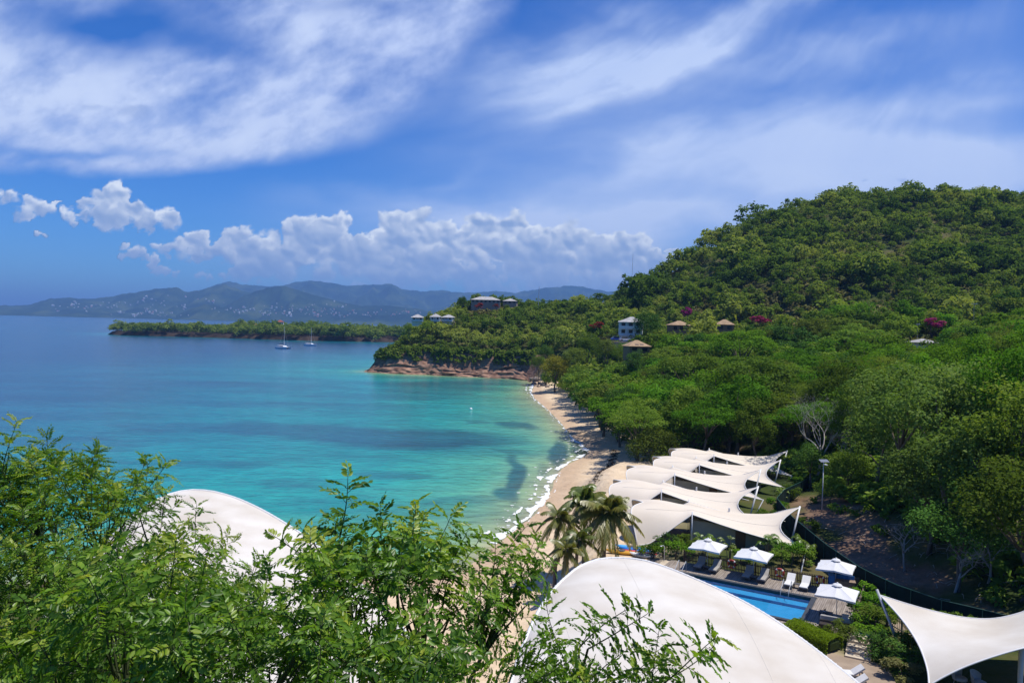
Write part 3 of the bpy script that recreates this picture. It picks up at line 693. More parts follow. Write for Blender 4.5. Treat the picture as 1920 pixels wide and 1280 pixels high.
def boulder(loc, r, seed, m, label, group=None):
    rs = np.random.RandomState(seed)
    u_ = np.linspace(0, 2*np.pi, 15)[:-1]; w_ = np.linspace(-1.3, 1.5, 8)
    V = []; 
    for b_ in w_:
        for a_ in u_: V.append((math.cos(b_)*math.cos(a_), math.cos(b_)*math.sin(a_), math.sin(b_)*0.7))
    V = np.array(V); V *= (1+0.35*fbm(V[:, 0]*1.3+seed, V[:, 1]*1.3+V[:, 2], seed, 3))[:, None]*r
    Fq = [(i*14+k, i*14+(k+1) % 14, (i+1)*14+(k+1) % 14, (i+1)*14+k) for i in range(7) for k in range(14)] + [tuple(range(13, -1, -1)), tuple(range(98, 112))]
    o = np_mesh('boulder', V, Fq, m, smooth=False, loc=loc); o.rotation_euler = (0, 0, rs.rand()*6)
    return tag(o, label, 'rock', group)
rockm = mat('boulder_rock', (0.30, 0.24, 0.20), 0.9, 0.1, var=0.6, scale=1.5)
for i, (x, y, r) in enumerate([(1001, 719, 1.2), (1006, 715, 1.5), (1012, 719, 1.0), (1019, 722, 1.3), (1010, 724, 0.7), (1026, 726, 0.9), (997, 714, 1.0)]):
    b_ = Pz(x, y, 0.4); boulder((b_[0], b_[1], gz(b_[0], b_[1])+0.2*r), r, 20+i, rockm, 'brown boulder in the heap where the far end of the beach meets the cliff', 'boulders at the end of the beach')

# ------------------------------------------------------------------ peninsula across the bay
px_ = np.arange(-520, 120, 5.0); py_ = np.arange(800, 1130, 4.0)
PX, PY = np.meshgrid(px_, py_, indexing='ij'); PP = np.stack([PX.ravel(), PY.ravel()], 1)
pd_ = sdf(PP, pen)
def pen_z(P, d): return np.where(d > 0, np.minimum(1.2+d*1.1, 4.4 + 2.0*fbm(P[:, 0]/60, P[:, 1]/60, 800, 3)), -0.4*np.abs(d)-0.2).clip(-4, 12)
pm = mat('peninsula_rock', (0.06, 0.042, 0.03), 0.95, 0.1, var=0.6, scale=0.12)
o = np_mesh('peninsula', np.column_stack([PP, pen_z(PP, pd_)]), grid_faces(len(px_), len(py_)), pm, smooth=True); tag(o, kind='structure')
rs = np.random.RandomState(77)
cand = np.column_stack([rs.uniform(-520, 60, 9000), rs.uniform(840, 1090, 9000)])
cd_ = sdf(cand, pen); cand, cd_ = cand[cd_ > 0.3], cd_[cd_ > 0.3]
keep = []; 
for i in range(len(cand)):
    if all((cand[i, 0]-cand[j, 0])**2 + (cand[i, 1]-cand[j, 1])**2 > 26 for j in keep): keep.append(i)
    if len(keep) > 760: break
cz = pen_z(cand, cd_)
Vs, Ts = [], []
for i in keep:
    V, T, _ = tree_meshes('round', 'wild', 2, i % 6)
    big = 1.0 + 0.45*rs.rand() + (0.45 if rs.rand() < 0.07 else 0)
    pj = proj([(cand[i, 0], cand[i, 1], 8)])[0, 0]
    sc = 1.25*big*np.interp(pj, [200, 225, 300, 420, 440, 640, 760], [0.45, 0.95, 1.0, 0.85, 1.15, 1.25, 1.2])
    hc = 2.7*sc
    a = rs.rand()*6.28; ca, sa = math.cos(a), math.sin(a)
    W = V*sc*1.0; W = np.column_stack([W[:, 0]*ca-W[:, 1]*sa, W[:, 0]*sa+W[:, 1]*ca, W[:, 2]])
    Vs.append(W + np.array([cand[i, 0], cand[i, 1], cz[i]+hc])); Ts.append(np.clip(T + 0.5*(rs.rand()-0.45), 0, 1))
V = np.concatenate(Vs); o = np_mesh('peninsula_trees', V, quads(len(V)), LEAF['mass'], attrs={'tint': np.concatenate(Ts)})
tag(o, 'dense green trees covering the low peninsula across the bay', None, None, 'stuff')

# ------------------------------------------------------------------ woods on the headland, the valley and the hill
HOUSE_CLEAR = [(1160, 590, 1200, 624, 262), (1150, 632, 1184, 640, 250), (1252, 603, 1296, 624, 290), (1338, 600, 1380, 622, 290), (1172, 640, 1212, 656, 228), (1704, 632, 1756, 652, 208),
               (766, 582, 858, 604, 380), (882, 553, 972, 575, 415), (1400, 592, 1452, 612, 280), (1105, 602, 1135, 616, 280), (1278, 578, 1300, 604, 285), (1484, 604, 1500, 616, 285), (1716, 598, 1765, 622, 215), (1815, 562, 1832, 596, 240), (1708, 605, 1722, 645, 212), (878, 564, 915, 588, 405), (1005, 535, 1013, 560, 425)]
TREELINE = PZ([(1012, 713), (1034, 722), (1062, 742), (1090, 768), (1116, 782), (1118, 812), (1130, 832), (1170, 832), (1178, 868), (1185, 900)], 1.6)
SAND_POLY = np.array(beach_line + TREELINE + [(14, 118), (6, 100), (0, 80)])
RESORT = np.array([(-60, 20), (60, 20), (42, 52), (38, 66), (39.5, 82), (42, 92), (39, 112), (24, 121), (14, 121), (4, 100), (-10, 72), (-60, 68)])
CLEAR_PX = [(1445, 548, 95, 36), (1600, 575, 100, 34), (1545, 530, 60, 26), (1790, 632, 140, 26), (1330, 560, 60, 18), (1870, 660, 90, 20), (1660, 625, 60, 20)]
def in_clear(x, y): return any(((x-a)/rx)**2 + ((y-b)/ry)**2 < 1 for a, b, rx, ry in CLEAR_PX)
rs = np.random.RandomState(12)
cand = np.column_stack([rs.uniform(-75, 420, 60000), 105 + 400*rs.rand(60000)**1.0])
dl_ = sdf(cand, land); ok = (dl_ > 5) & ~inside(cand, RESORT) & ~inside(cand, SAND_POLY) & (seg_dist(cand, SAND_POLY) > 1.0)
cand, dl_ = cand[ok], dl_[ok]; czz = ground(cand); q = proj(np.column_stack([cand, czz+6]))
ok = (q[:, 0] > -40) & (q[:, 0] < 2000) & (q[:, 1] < 1000)
cand, dl_, czz, q = cand[ok], dl_[ok], czz[ok], q[ok]
# ridge test: what lies well behind the crest is not seen
crestY = np.interp(cand[:, 0], [-60, 0, 60, 140, 300, 420], [425, 455, 452, 452, 470, 470]); ok = cand[:, 1] < crestY + 8
cand, dl_, czz, q = cand[ok], dl_[ok], czz[ok], q[ok]
sel = []; scrub = []; cell = {}
for i in range(len(cand)):
    x, y = cand[i]; zone = 'valley' if (y < 255 and czz[i] < 21 and x < 150) else 'hill'
    if x < 25 and y > 300: zone = 'head'
    clr = in_clear(q[i, 0], q[i, 1])
    sep = {'valley': 5.2, 'hill': 4.9, 'head': 4.2}[zone]
    if clr and rs.rand() > 0.10:
        scrub.append(i); continue
    k = (int(x//8), int(y//8)); bad = False
    for a in (-1, 0, 1):
        for b_ in (-1, 0, 1):
            for j in cell.get((k[0]+a, k[1]+b_), ()):
                if (cand[j, 0]-x)**2 + (cand[j, 1]-y)**2 < sep*sep: bad = True
    if bad: continue
    r = {'valley': 3.6+2.4*rs.rand(), 'hill': 2.7+3.2*rs.rand()**1.7, 'head': 2.4+2.6*rs.rand()**1.5}[zone]
    hc = {'valley': 5.0+3.2*rs.rand(), 'hill': r*0.75+0.9*rs.rand(), 'head': r*0.8+0.5}[zone]
    pn_ = float(fbm(np.array([x/38]), np.array([y/38]), 640, 4)[0])
    if zone == 'hill': r *= 0.95+0.9*pn_; r *= 1.5 if rs.rand() < .08 else 1; hc = r*.75+.6
    if dl_[i] < 12 and zone == 'head': r *= 0.65; hc *= 0.5
    rp = r*F/y
    hit = False
    for (x0, y0, x1, y1, dd) in HOUSE_CLEAR:
        if y < dd+8 and q[i, 0] > x0-rp*0.55 and q[i, 0] < x1+rp*0.55:
            top = proj([(x, y, czz[i]+hc+r*0.75)])[0, 1]
            if top < y1-2 and q[i, 1] > y0-rp*2: hit = True
    if hit:
        if zone != 'valley': scrub.append(i)
        continue
    cell.setdefault(k, []).append(i); sel.append((y, i, r, hc, zone))
sel.sort()
LEAFPICK = {'valley': ['wild', 'bright', 'dark', 'wild', 'bright', 'olive'], 'hill': ['wild', 'wild', 'olive', 'wild', 'bright', 'dark'], 'head': ['wild', 'olive', 'dark', 'wild', 'olive', 'wild']}
WOOD_LABEL = {('valley', 'wild'): 'mid green tree in the wood between the striped row of white canopies and the hillside houses', ('valley', 'bright'): 'fresh green tree in the valley wood below the hillside houses', ('valley', 'dark'): 'dark green tree in the valley wood below the hillside houses', ('valley', 'olive'): 'olive toned tree in the valley wood below the hillside houses',
              ('hill', 'wild'): 'mid green tree on the hillside near the tan roofed houses', ('hill', 'bright'): 'fresh green tree on the hillside near the tan roofed houses', ('hill', 'dark'): 'dark green tree on the hillside near the tan roofed houses', ('hill', 'olive'): 'olive toned tree on the hillside near the tan roofed houses',
              ('head', 'wild'): 'mid green tree on the headland slope above the brown cliff', ('head', 'olive'): 'olive toned tree on the headland slope above the brown cliff', ('head', 'dark'): 'dark green tree on the headland slope above the brown cliff'}
WOOD_LABEL[('valley', 'wild')] = 'mid green tree in the valley wood below the hillside houses'
N_IND = 245
Vs, Ts, wv_ = [], [], []
for n_, (y, i, r, hc, zone) in enumerate(sel):
    x = cand[i, 0]; leaf = LEAFPICK[zone][rs.randint(6)]; kind = 'spread' if (zone == 'valley' and rs.rand() < 0.45) else ('round' if rs.rand() < 0.8 else 'tall')
    if n_ < N_IND:
        tree(kind, leaf, 0 if y < 150 else 1, rs.randint(3), (x, y, czz[i]-0.2), r, hc, WOOD_LABEL[(zone, leaf)], {'valley': 'trees of the valley wood, ', 'hill': 'trees on the hillside, ', 'head': 'trees on the headland, '}[zone]+leaf)
    else:
        V, T, _ = tree_meshes('round' if kind != 'tall' else 'tall', 'wild', 2, rs.randint(8))
        a = rs.rand()*6.28; ca, sa = math.cos(a), math.sin(a); W = V*np.array([r/5, r/5, r/5*(0.9+0.3*rs.rand())])
        W = np.column_stack([W[:, 0]*ca-W[:, 1]*sa, W[:, 0]*sa+W[:, 1]*ca, W[:, 2]+hc]) + np.array([x, y, czz[i]-0.3])
        Vs.append(W); Ts.append(np.clip(T*0.9 + 0.62*(rs.rand()-0.45) + 0.75*float(fbm(np.array([x/45]), np.array([y/45+czz[i]/30]), 660, 4)[0]), 0, 1))
print('woods: individual', min(N_IND, len(sel)), 'mass', len(Vs), 'scrub', len(scrub))
V = np.concatenate(Vs); o = np_mesh('hillside_woods', V, quads(len(V)), LEAF['mass'], attrs={'tint': np.concatenate(Ts)})
tag(o, 'green woods covering the upper hillside and the headland', None, None, 'stuff')
# scrub: low shrubs of the clearings and under the trees
Vs, Ts = [], []
sc_i = scrub[:2600]
sb = [crown(900+k, (1, 1, 0.8), 8, 70, 0.55) for k in range(6)]
ex = rs.choice(len(cand), 1700, replace=False)
for i in list(sc_i) + list(ex):
    V, T, _ = sb[rs.randint(6)]; s_ = 0.8 + 1.5*rs.rand()**2; a = rs.rand()*6.28; ca, sa = math.cos(a), math.sin(a); W = V*s_
    Vs.append(np.column_stack([W[:, 0]*ca-W[:, 1]*sa, W[:, 0]*sa+W[:, 1]*ca, W[:, 2]+0.5*s_]) + np.array([cand[i, 0], cand[i, 1], czz[i]]))
    Ts.append(np.clip(T + 0.6*(rs.rand()-0.5), 0, 1))
V = np.concatenate(Vs); o = np_mesh('scrub', V, quads(len(V)), LEAF['scrub'], attrs={'tint': np.concatenate(Ts)})
tag(o, 'dry olive scrub on the open patches of the hillside', None, None, 'stuff')
# bushes hanging over the cliff
Vs, Ts = [], []
for _ in range(900):
    i = rs.randint(len(hl)); 
    if hs_[i] < 3: continue
    V, T, _ = sb[rs.randint(6)]; s_ = 0.9 + 1.3*rs.rand(); p_ = hl[i] + nr[i]*(3.4+6.5*rs.rand())
    Vs.append(V*s_ + np.array([p_[0], p_[1], max(topz[i]*0.8, gz(*p_))+0.4*s_+ (0.3-1.0*rs.rand())])); Ts.append(np.clip(T+0.3*(rs.rand()-0.5), 0, 1))
V = np.concatenate(Vs); o = np_mesh('cliff_shrubs', V, quads(len(V)), LEAF['mass'], attrs={'tint': np.concatenate(Ts)})
tag(o, 'green shrubs along the top of the brown cliff', None, None, 'stuff')

# ------------------------------------------------------------------ the white canopies
canvas = mat('canvas', (0.68, 0.605, 0.495), 0.75, 0.15, col2=(0.60, 0.52, 0.41), scale=0.28, bump=0.15, bscale=1.2, stretch=(0.6, 1.8, 1), lo=0.25, hi=0.62)
canvas_white = mat('canvas_white', (0.66, 0.625, 0.555), 0.75, 0.15, col2=(0.53, 0.475, 0.39), scale=0.30, bump=0.25, bscale=0.8, lo=0.30, hi=0.66, detail=9)
hem_m = mat('hem', (0.70, 0.70, 0.68), 0.6, 0.3, var=0.06)
seam_m = mat('seam', (0.62, 0.59, 0.53), 0.7, 0.2, var=0.08)
steel = mat('grey_steel', (0.42, 0.44, 0.46), 0.4, 0.5, var=0.1)
white_steel = mat('white_steel', (0.74, 0.75, 0.75), 0.4, 0.4, var=0.08)
olive_wall = mat('olive_render', (0.42, 0.395, 0.30), 0.9, 0.1, var=0.12, scale=1.2)
wood_door = mat('wood_door', (0.20, 0.115, 0.06), 0.6, 0.3, var=0.35, scale=6, stretch=(6, 1, 0.5))
dark_glass = mat('dark_glass', (0.015, 0.018, 0.02), 0.1, 0.5, var=0.1)
def keys(s, xs, ys): return np.interp(s, xs, ys)
def smooth_keys(s, xs, ys):
    """Catmull-Rom through the keys"""
    xs, ys = np.array(xs, float), np.array(ys, float); m_ = np.gradient(ys, xs)
    i = np.clip(np.searchsorted(xs, s)-1, 0, len(xs)-2); h = xs[i+1]-xs[i]; t = (s-xs[i])/h
    return ys[i]*(1+2*t)*(1-t)**2 + m_[i]*h*t*(1-t)**2 + ys[i+1]*t*t*(3-2*t) + m_[i+1]*h*t*t*(t-1)
TENTS = [((1206, 937), (1499, 951)), ((1166, 899), (1421, 913)), ((1192, 872), (1426, 881)), ((1240, 855), (1463, 863)), ((1271, 840), (1475, 846))]
TLAB = ['nearest long white canopy, beside the pool deck, with a brown door below', 'second white canopy from the pool, partly hidden behind the nearest one', 'third white canopy of the row, with a palm plant before its beach end', 'fourth white canopy of the row, second from the far wood', 'farthest white canopy of the row, standing against the dark wood']
NS, NTT = 51, 12
for ti, (e, d_) in enumerate(TENTS):
    Ep = Pz(*e, 6.35); Dp = Pz(*d_, 6.6); ax = Dp[:2]-Ep[:2]; Lr = np.linalg.norm(ax); ax = ax/Lr; rz = math.atan2(ax[1], ax[0])
    root = thing('villa_canopy', (Ep[0], Ep[1], 3.0), TLAB[ti], 'tent villa', 'white canopies in a row behind the beach', rz)
    k = Lr/15.2
    s = np.linspace(0, 1, NS); tt = np.linspace(-1, 1, 2*NTT+1)
    zr = smooth_keys(s, [0, .06, .3, .5, .66, .8, .92, 1], [3.12, 3.32, 3.04, 2.80, 2.66, 2.78, 3.14, 3.62])
    nu = keys(s, [0, .05, .10, .16, .24, .32, 1], [-0.45, 0.6, 1.5, 2.55, 3.65, 4.7, 14.6])*k
    nv = keys(s, [0, .16, .32, .5, .66, .82, 1], [4.7, 4.0, 3.35, 3.75, 4.3, 5.05, 6.15])
    nz = keys(s, [0, .05, .10, .16, .24, .32, .5, .66, .82, 1], [0.0, 0.12, 0.72, 1.45, 2.26, 3.0, 2.32, 1.82, 1.46, 1.2])
    G = np.zeros((NS, len(tt), 3))
    for j, t in enumerate(tt):
        w = abs(t); side = -1 if t < 0 else 1; hw = 1.0 if side < 0 else 0.62
        p_ = keys(s, [0, .10, .30, 1], [2.9, 2.2, 1.15, 1.0])
        q_ = keys(s, [0, .2, .4, 1], [0.72, 0.8, 1.0, 1.0])
        G[:, j, 0] = s*Lr + (nu - s*Lr)*w - 0.95*np.sin(np.pi*w**.8)*(1-s)**8 - 2.0*np.sin(np.pi*w)*s**7
        G[:, j, 1] = side*nv*hw*w**q_
        G[:, j, 2] = zr + (nz-zr)*w**p_ - 0.16*np.sin(np.pi*w)*ss(s, .3, .5)
    o = np_mesh('canopy', G.reshape(-1, 3), grid_faces(NS, len(tt)), canvas, root, smooth=True)
    b = MB()
    b.tube(G[:, 0], 0.045, 5); b.tube(G[:, -1], 0.045, 5); b.tube(G[0], 0.06, 5); b.tube(G[-1], 0.045, 5); b.build('hem', hem_m, root, smooth=True)
    b = MB(); mid = NTT
    for j in (mid-5, mid+4): b.tube(G[3:-3, j]+np.array([0, 0, 0.012]), 0.012, 4)
    b.build('seam', seam_m, root)
    ib = np.argmin(np.abs(s-.32))
    for j in (0, -1):
        q = G[ib, j]; MB().tube([(q[0], q[1]*1.0, -0.1), (q[0], q[1], q[2]+0.25)], 0.07, 8).build('post', white_steel, root, smooth=True)
    Dl = G[-1, mid]; MB().tube([(Dl[0]-1.0, -1.2, -0.1), Dl + np.array([0.05, 0, 0.12])], 0.09, 8).build('mast', white_steel, root, smooth=True)
    for j, sgn in ((0, -1),):
        Cl = G[-1, j]
        MB().tube([Cl + np.array([0.05, 0, 0.05]), (Cl[0]-1.0, Cl[1] + sgn*(3.2 if ti == 0 else 1.6), -0.1)], 0.06, 6).build('stay', steel, root, smooth=True)
    MB().tube([G[int(NS*.56), mid]-np.array([0, 0, .1]), G[int(NS*.56), mid]+np.array([0, 0, .38])], 0.09, 8).build('vent', white_steel, root)
    b = MB(); u0, u1, v0, v1 = 4.6*k, 12.4*k, -2.9, 1.6
    b.add([(u0, v0, -.1), (u1, v0, -.1), (u1, v1, -.1), (u0, v1, -.1), (u0, v0, 2.35), (u1, v0, 1.72), (u1, v1, 1.8), (u0, v1, 2.4)], [(3, 2, 1, 0), (4, 5, 6, 7), (0, 1, 5, 4), (1, 2, 6, 5), (2, 3, 7, 6), (3, 0, 4, 7)])
    b.build('wall', olive_wall, root)
    MB().box((9.3*k, v0-0.03, .78), (0.95, 0.06, 1.6)).build('door', wood_door, root)
    MB().box((u0-0.03, -0.6, 1.15), (0.06, 3.6, 2.1)).build('glass_front', dark_glass, root)
    MB().box((2.9*k, -0.8, 0.05), (3.3, 5.6, 0.18)).build('floor', mat('timber_floor', (0.16, 0.13, 0.10), 0.8, 0.2), root)

def loft(far_px, near_pts, bulge, n=49, m_=27, pw=0.85):
    far = np.array([Pd(*q) for q in far_px]); t = np.linspace(0, 1, len(far)); s = np.linspace(0, 1, n)
    # space the keys by length
    L_ = np.r_[0, np.cumsum(np.linalg.norm(np.diff(far, axis=0), axis=1))]; L_ /= L_[-1]
    fr = np.stack([smooth_keys(s, L_, far[:, k]) for k in range(3)], 1)
    nrp = np.array(near_pts, float); tn_ = np.linspace(0, 1, len(nrp)); ne = np.stack([smooth_keys(s, tn_, nrp[:, k]) for k in range(3)], 1)
    w = np.linspace(0, 1, m_)
    G = fr[:, None]*(1-w)[None, :, None] + ne[:, None]*w[None, :, None]
    G[..., 2] += bulge*np.sin(np.pi*w[None, :]**pw)*np.sin(np.pi*np.clip(s[:, None]*0.96+0.02, 0, 1))**0.6
    return G
def shell_roof(name, label, G, peak=None, posts=(), group=None):
    n, m_ = G.shape[:2]; c0 = G.reshape(-1, 3).mean(0); base = (c0[0], c0[1], 3.0)
    root = thing(name, base, label, 'canopy roof', group); Q = G - np.array(base)
    np_mesh('membrane', Q.reshape(-1, 3), grid_faces(n, m_), canvas_white, root, smooth=True)
    b = MB()
    for ln in (Q[:, 0], Q[:, -1], Q[0], Q[-1]): b.tube(ln, 0.10, 6)
    # scalloped lacing lip along the edge that shows
    for i in range(0, n-1):
        p0, p1 = Q[i, 0], Q[i+1, 0]
        for f in (0.25, 0.75):
            c_ = p0*(1-f)+p1*f; b.tube([c_ + np.array([0, 0, -.1]), c_ + np.array([0, 0, .07])], 0.11, 6)
    b.build('hem', hem_m, root, smooth=True)
    b = MB()
    up = np.array([0, 0, .012])
    for i in range(6, n-4, 9): b.tube(Q[i, 1:-1]+up*.3, 0.008, 4)
    if peak is not None:
        pi_, pj = peak
        for a in np.linspace(0, 2*np.pi, 10)[:-1]:
            pts = []
            for f in np.linspace(0, 1, 14):
                i, j = pi_ + math.cos(a)*f*15, pj + math.sin(a)*f*9
                if not (0 <= i < n-1 and 0 <= j < m_-1): break
                i0, j0 = int(i), int(j); fi, fj = i-i0, j-j0
                pts.append(Q[i0, j0]*(1-fi)*(1-fj) + Q[i0+1, j0]*fi*(1-fj) + Q[i0, j0+1]*(1-fi)*fj + Q[i0+1, j0+1]*fi*fj + up)
            if len(pts) > 2: b.tube(pts, 0.011, 4)
    b.build('seam', seam_m, root)
    for i, j in posts:
        q = Q[i, j]; MB().tube([(q[0]*0.97, q[1]*0.97, gz(q[0]+base[0], q[1]+base[1])-3.1), q - np.array([0, 0, 0.02])], 0.12, 8).build('post', white_steel, root, smooth=True)
    return root
DOME1 = [(952, 1300, 33.5), (970, 1240, 37), (985, 1200, 39.5), (1003, 1158, 42), (1030, 1115, 45), (1060, 1083, 47.5), (1095, 1058, 49.5), (1132, 1047, 50.5), (1168, 1046, 50.5), (1205, 1050, 50), (1250, 1064, 49), (1300, 1084, 47.5), (1350, 1106, 46), (1400, 1131, 44.3), (1450, 1161, 42.3), (1500, 1196, 40), (1550, 1234, 37.8), (1600, 1274, 35.5), (1632, 1302, 34)]
G1 = loft(DOME1, [(0.5, 31, 6.2), (2.5, 24, 5.2), (6, 21, 5.4), (10, 22, 5.6), (13.5, 26, 6), (16.2, 32.5, 6.8)], 1.15)
shell_roof('shell_roof', 'huge white shell shaped canopy in front of the pool', G1, None, [(12, 0), (30, 0), (42, 0), (14, 26), (36, 26)], 'large white shell canopies')
DOME2 = [(190, 1030, 56), (225, 990, 58.5), (265, 955, 60.5), (310, 929, 62), (350, 919, 63), (392, 920, 63), (432, 930, 62.5), (480, 950, 61), (530, 978, 59), (580, 1011, 56.5), (620, 1043, 54), (680, 1098, 50), (740, 1160, 46), (790, 1222, 42.5), (830, 1290, 39)]
G2 = loft(DOME2, [(-30, 50, 5.5), (-26, 40, 5.0), (-20, 33, 4.6), (-14, 30, 4.6), (-8, 31, 4.8), (-4, 36, 5.0)], 1.0)
shell_roof('shell_roof', 'large white shell shaped canopy behind the leafy tree at the water', G2, None, [(10, 0), (30, 0), (14, 26), (40, 26)], 'large white shell canopies')

def coons(top, bottom, left, right, n=33, m_=25):
    """patch from four boundary curves (point lists): top and bottom run along s, left and right along t"""
    def cur(P, k):
        P = np.array(P, float); L_ = np.r_[0, np.cumsum(np.linalg.norm(np.diff(P, axis=0), axis=1))]; L_ /= L_[-1]
        return np.stack([smooth_keys(np.linspace(0, 1, k), L_, P[:, c]) for c in range(3)], 1)
    T_, B_, L_, R_ = cur(top, n), cur(bottom, n), cur(left, m_), cur(right, m_)
    s = np.linspace(0, 1, n)[:, None, None]; t = np.linspace(0, 1, m_)[None, :, None]
    return (1-t)*T_[:, None] + t*B_[:, None] + (1-s)*L_[None] + s*R_[None] - ((1-s)*(1-t)*T_[0] + s*(1-t)*T_[-1] + (1-s)*t*B_[0] + s*t*B_[-1])
top = [Pd(1650, 1115, 50), Pd(1700, 1131, 49.3), Pd(1755, 1146, 48.6), Pd(1810, 1157, 48), Pd(1862, 1159, 47.4), Pd(1910, 1149, 47), Pd(1960, 1128, 46.6)]
left = [Pd(1650, 1115, 50), Pd(1684, 1152, 48), Pd(1712, 1190, 45.5), Pd(1731, 1228, 43), Pd(1740, 1260, 41.3), Pd(1742, 1284, 40)]
bottom = [Pd(1742, 1284, 40), Pd(1770, 1268, 40), Pd(1810, 1249, 40), Pd(1860, 1231, 40), Pd(1920, 1214, 40), Pd(2010, 1200, 40)]
right = [Pd(1960, 1128, 46.6), Pd(1975, 1160, 44), Pd(2010, 1200, 40)]
G3 = coons(top, bottom, left, right)
c3 = (33.5, 44.5, 3.3); root = thing('sail_canopy', c3, 'white stretched sail canopy with a sharp corner tied to a leaning grey pole', 'canopy roof')
Q = G3 - np.array(c3)
np_mesh('membrane', Q.reshape(-1, 3), grid_faces(*G3.shape[:2]), canvas_white, root, smooth=True)
b = MB()
for ln in (Q[0], Q[-1], Q[:, 0], Q[:, -1]): b.tube(ln, 0.05, 6)
b.build('hem', hem_m, root, smooth=True)
pt, pb = Pd(1644, 1104, 50.1), Pz(1692, 1226, 3.2)
MB().tube([pb - np.array(c3), pt - np.array(c3)], [0.10, 0.085], 8).build('leaning_pole', steel, root, smooth=True)
MB().tube([Pd(1743, 1282, 40)-np.array(c3), np.array(Pd(1738, 1330, 39.8))-np.array(c3)], 0.06, 8).build('post', white_steel, root, smooth=True)
qc = Pd(1914, 1245, 42) - np.array(c3); MB().tube([(qc[0], qc[1], -1.2), (qc[0], qc[1], 3.2)], 0.14, 10).build('column', white_steel, root, smooth=True)
MB().box((4.6, 1.6, 1.0), (8.5, 0.25, 3.0), rz=-0.15).build('wall', olive_wall, root)
MB().box((4.0, -1.5, 0.0), (9.5, 6.5, 0.24), rz=-0.15).build('floor', mat('dark_timber_floor', (0.05, 0.042, 0.035), 0.8, 0.2), root)
chair_m = mat('pale_chair', (0.50, 0.50, 0.49), 0.7, 0.2)
for (x, y, lab) in ((1800, 1268, 'round backed pale chair under the sail canopy, left of the pair'), (1836, 1276, 'round backed pale chair under the sail canopy, right of the pair')):
    q = Pz(x, y, 3.9); r_ = thing('lounge_chair', (q[0], q[1], 3.42), lab, 'chair', 'chairs under the sail canopy', 0.6)
    MB().lathe([(0.34, 0.30), (0.40, 0.34), (0.40, 0.44), (0.30, 0.47)], seg=14).build('seat', chair_m, r_, smooth=True)
    a = np.linspace(0.2, math.pi-0.2, 12); Gb = np.zeros((12, 6, 3))
    for i in range(12):
        for j in range(6): Gb[i, j] = (0.42*math.cos(a[i])*(1+0.03*j), 0.42*math.sin(a[i])*(1+.03*j), 0.42 + (0.10+0.48*math.sin(a[i])**0.5)*j/5)
    MB().grid(Gb).build('backrest', chair_m, r_, smooth=True)
    for k in range(4):
        w = 0.8+k*math.pi/2; MB().tube([(0.36*math.cos(w), 0.36*math.sin(w), 0), (0.28*math.cos(w), 0.28*math.sin(w), 0.34)], 0.02, 5).build('leg', steel, r_)

# ------------------------------------------------------------------ pool deck
PA, PB = np.array([0.862, -0.507]), np.array([0.507, 0.862]); P1 = np.array([23.9, 57.8]); DZ = 3.25; DROT = math.atan2(PA[1], PA[0])
def dk(a, b, z=0.0): q = P1 + PA*a + PB*b; return (q[0], q[1], DZ + z)
def inv_dk(p): r_ = np.array(p[:2])-P1; return float(r_ @ PA), float(r_ @ PB)
m, nt, out = new_mat('deck_boards'); p = nt.nodes.new('ShaderNodeBsdfPrincipled'); L(nt, p.outputs[0], out.inputs[0]); p.inputs['Roughness'].default_value = .8
tcn = nt.nodes.new('ShaderNodeTexCoord'); mp = nt.nodes.new('ShaderNodeMapping'); mp.inputs['Rotation'].default_value = (0, 0, -DROT); L(nt, tcn.outputs['Object'], mp.inputs[0])
wt = nt.nodes.new('ShaderNodeTexWave'); wt.bands_direction = 'X'; wt.inputs['Scale'].default_value = 2.2; wt.inputs['Distortion'].default_value = 0.15; L(nt, mp.outputs[0], wt.inputs[0])
w1 = ramp(nt, wt.outputs['Fac'], [(0.0, (0.05, 0.045, 0.04)), (0.12, (1, 1, 1))])
cl_ = ramp(nt, noise_fac(nt, 1.6, 6, vecsock=mp.outputs[0], stretch=(5, 0.5, 1)), [(0.3, (0.17, 0.135, 0.105)), (0.7, (0.34, 0.29, 0.24))])
mu = nt.nodes.new('ShaderNodeMixRGB'); mu.blend_type = 'MULTIPLY'; mu.inputs[0].default_value = 0.7; L(nt, cl_, mu.inputs[1]); L(nt, w1, mu.inputs[2]); L(nt, mu.outputs[0], p.inputs['Base Color'])
deck_m = m
b = MB(); b.prism([dk(a, c)[:2] for a, c in [(-12.3, 0.36), (0.36, 0.36), (0.36, 3.2), (-12.3, 3.05)]], 2.6, DZ); b.prism([dk(a, c)[:2] for a, c in [(0.363, -5.9), (2.2, -5.9), (3.4, -3.6), (3.4, 4.7), (1.2, 3.25), (0.363, 3.2)]], 2.6, DZ); b.prism([dk(a, c)[:2] for a, c in [(-12.36, -5.86), (-12.36, -7.6), (0.36, -7.6), (0.36, -5.86)]], 2.6, DZ-.1); b.prism([dk(a, c)[:2] for a, c in [(-14.2, 3.0), (-14.2, -7.6), (-12.365, -7.6), (-12.365, 3.0)]], 2.6, DZ-.1)
tag(b.build('pool_deck', deck_m), kind='structure')
pool = thing('swimming_pool', dk(-6, -2.7, -1.3), 'blue swimming pool with dark edge set in the wooden deck', 'pool'); pr = np.array(pool.location)
copm = mat('dark_coping', (0.055, 0.06, 0.065), 0.5, 0.4, var=0.3, scale=4)
tile = mat('pool_tile', (0.035, 0.29, 0.54), 0.5, 0.3, col2=(0.028, 0.25, 0.48), scale=1.3)
tile2 = mat('pool_ledge_tile', (0.038, 0.30, 0.555), 0.5, 0.3, var=0.12, scale=1.3)
b = MB()
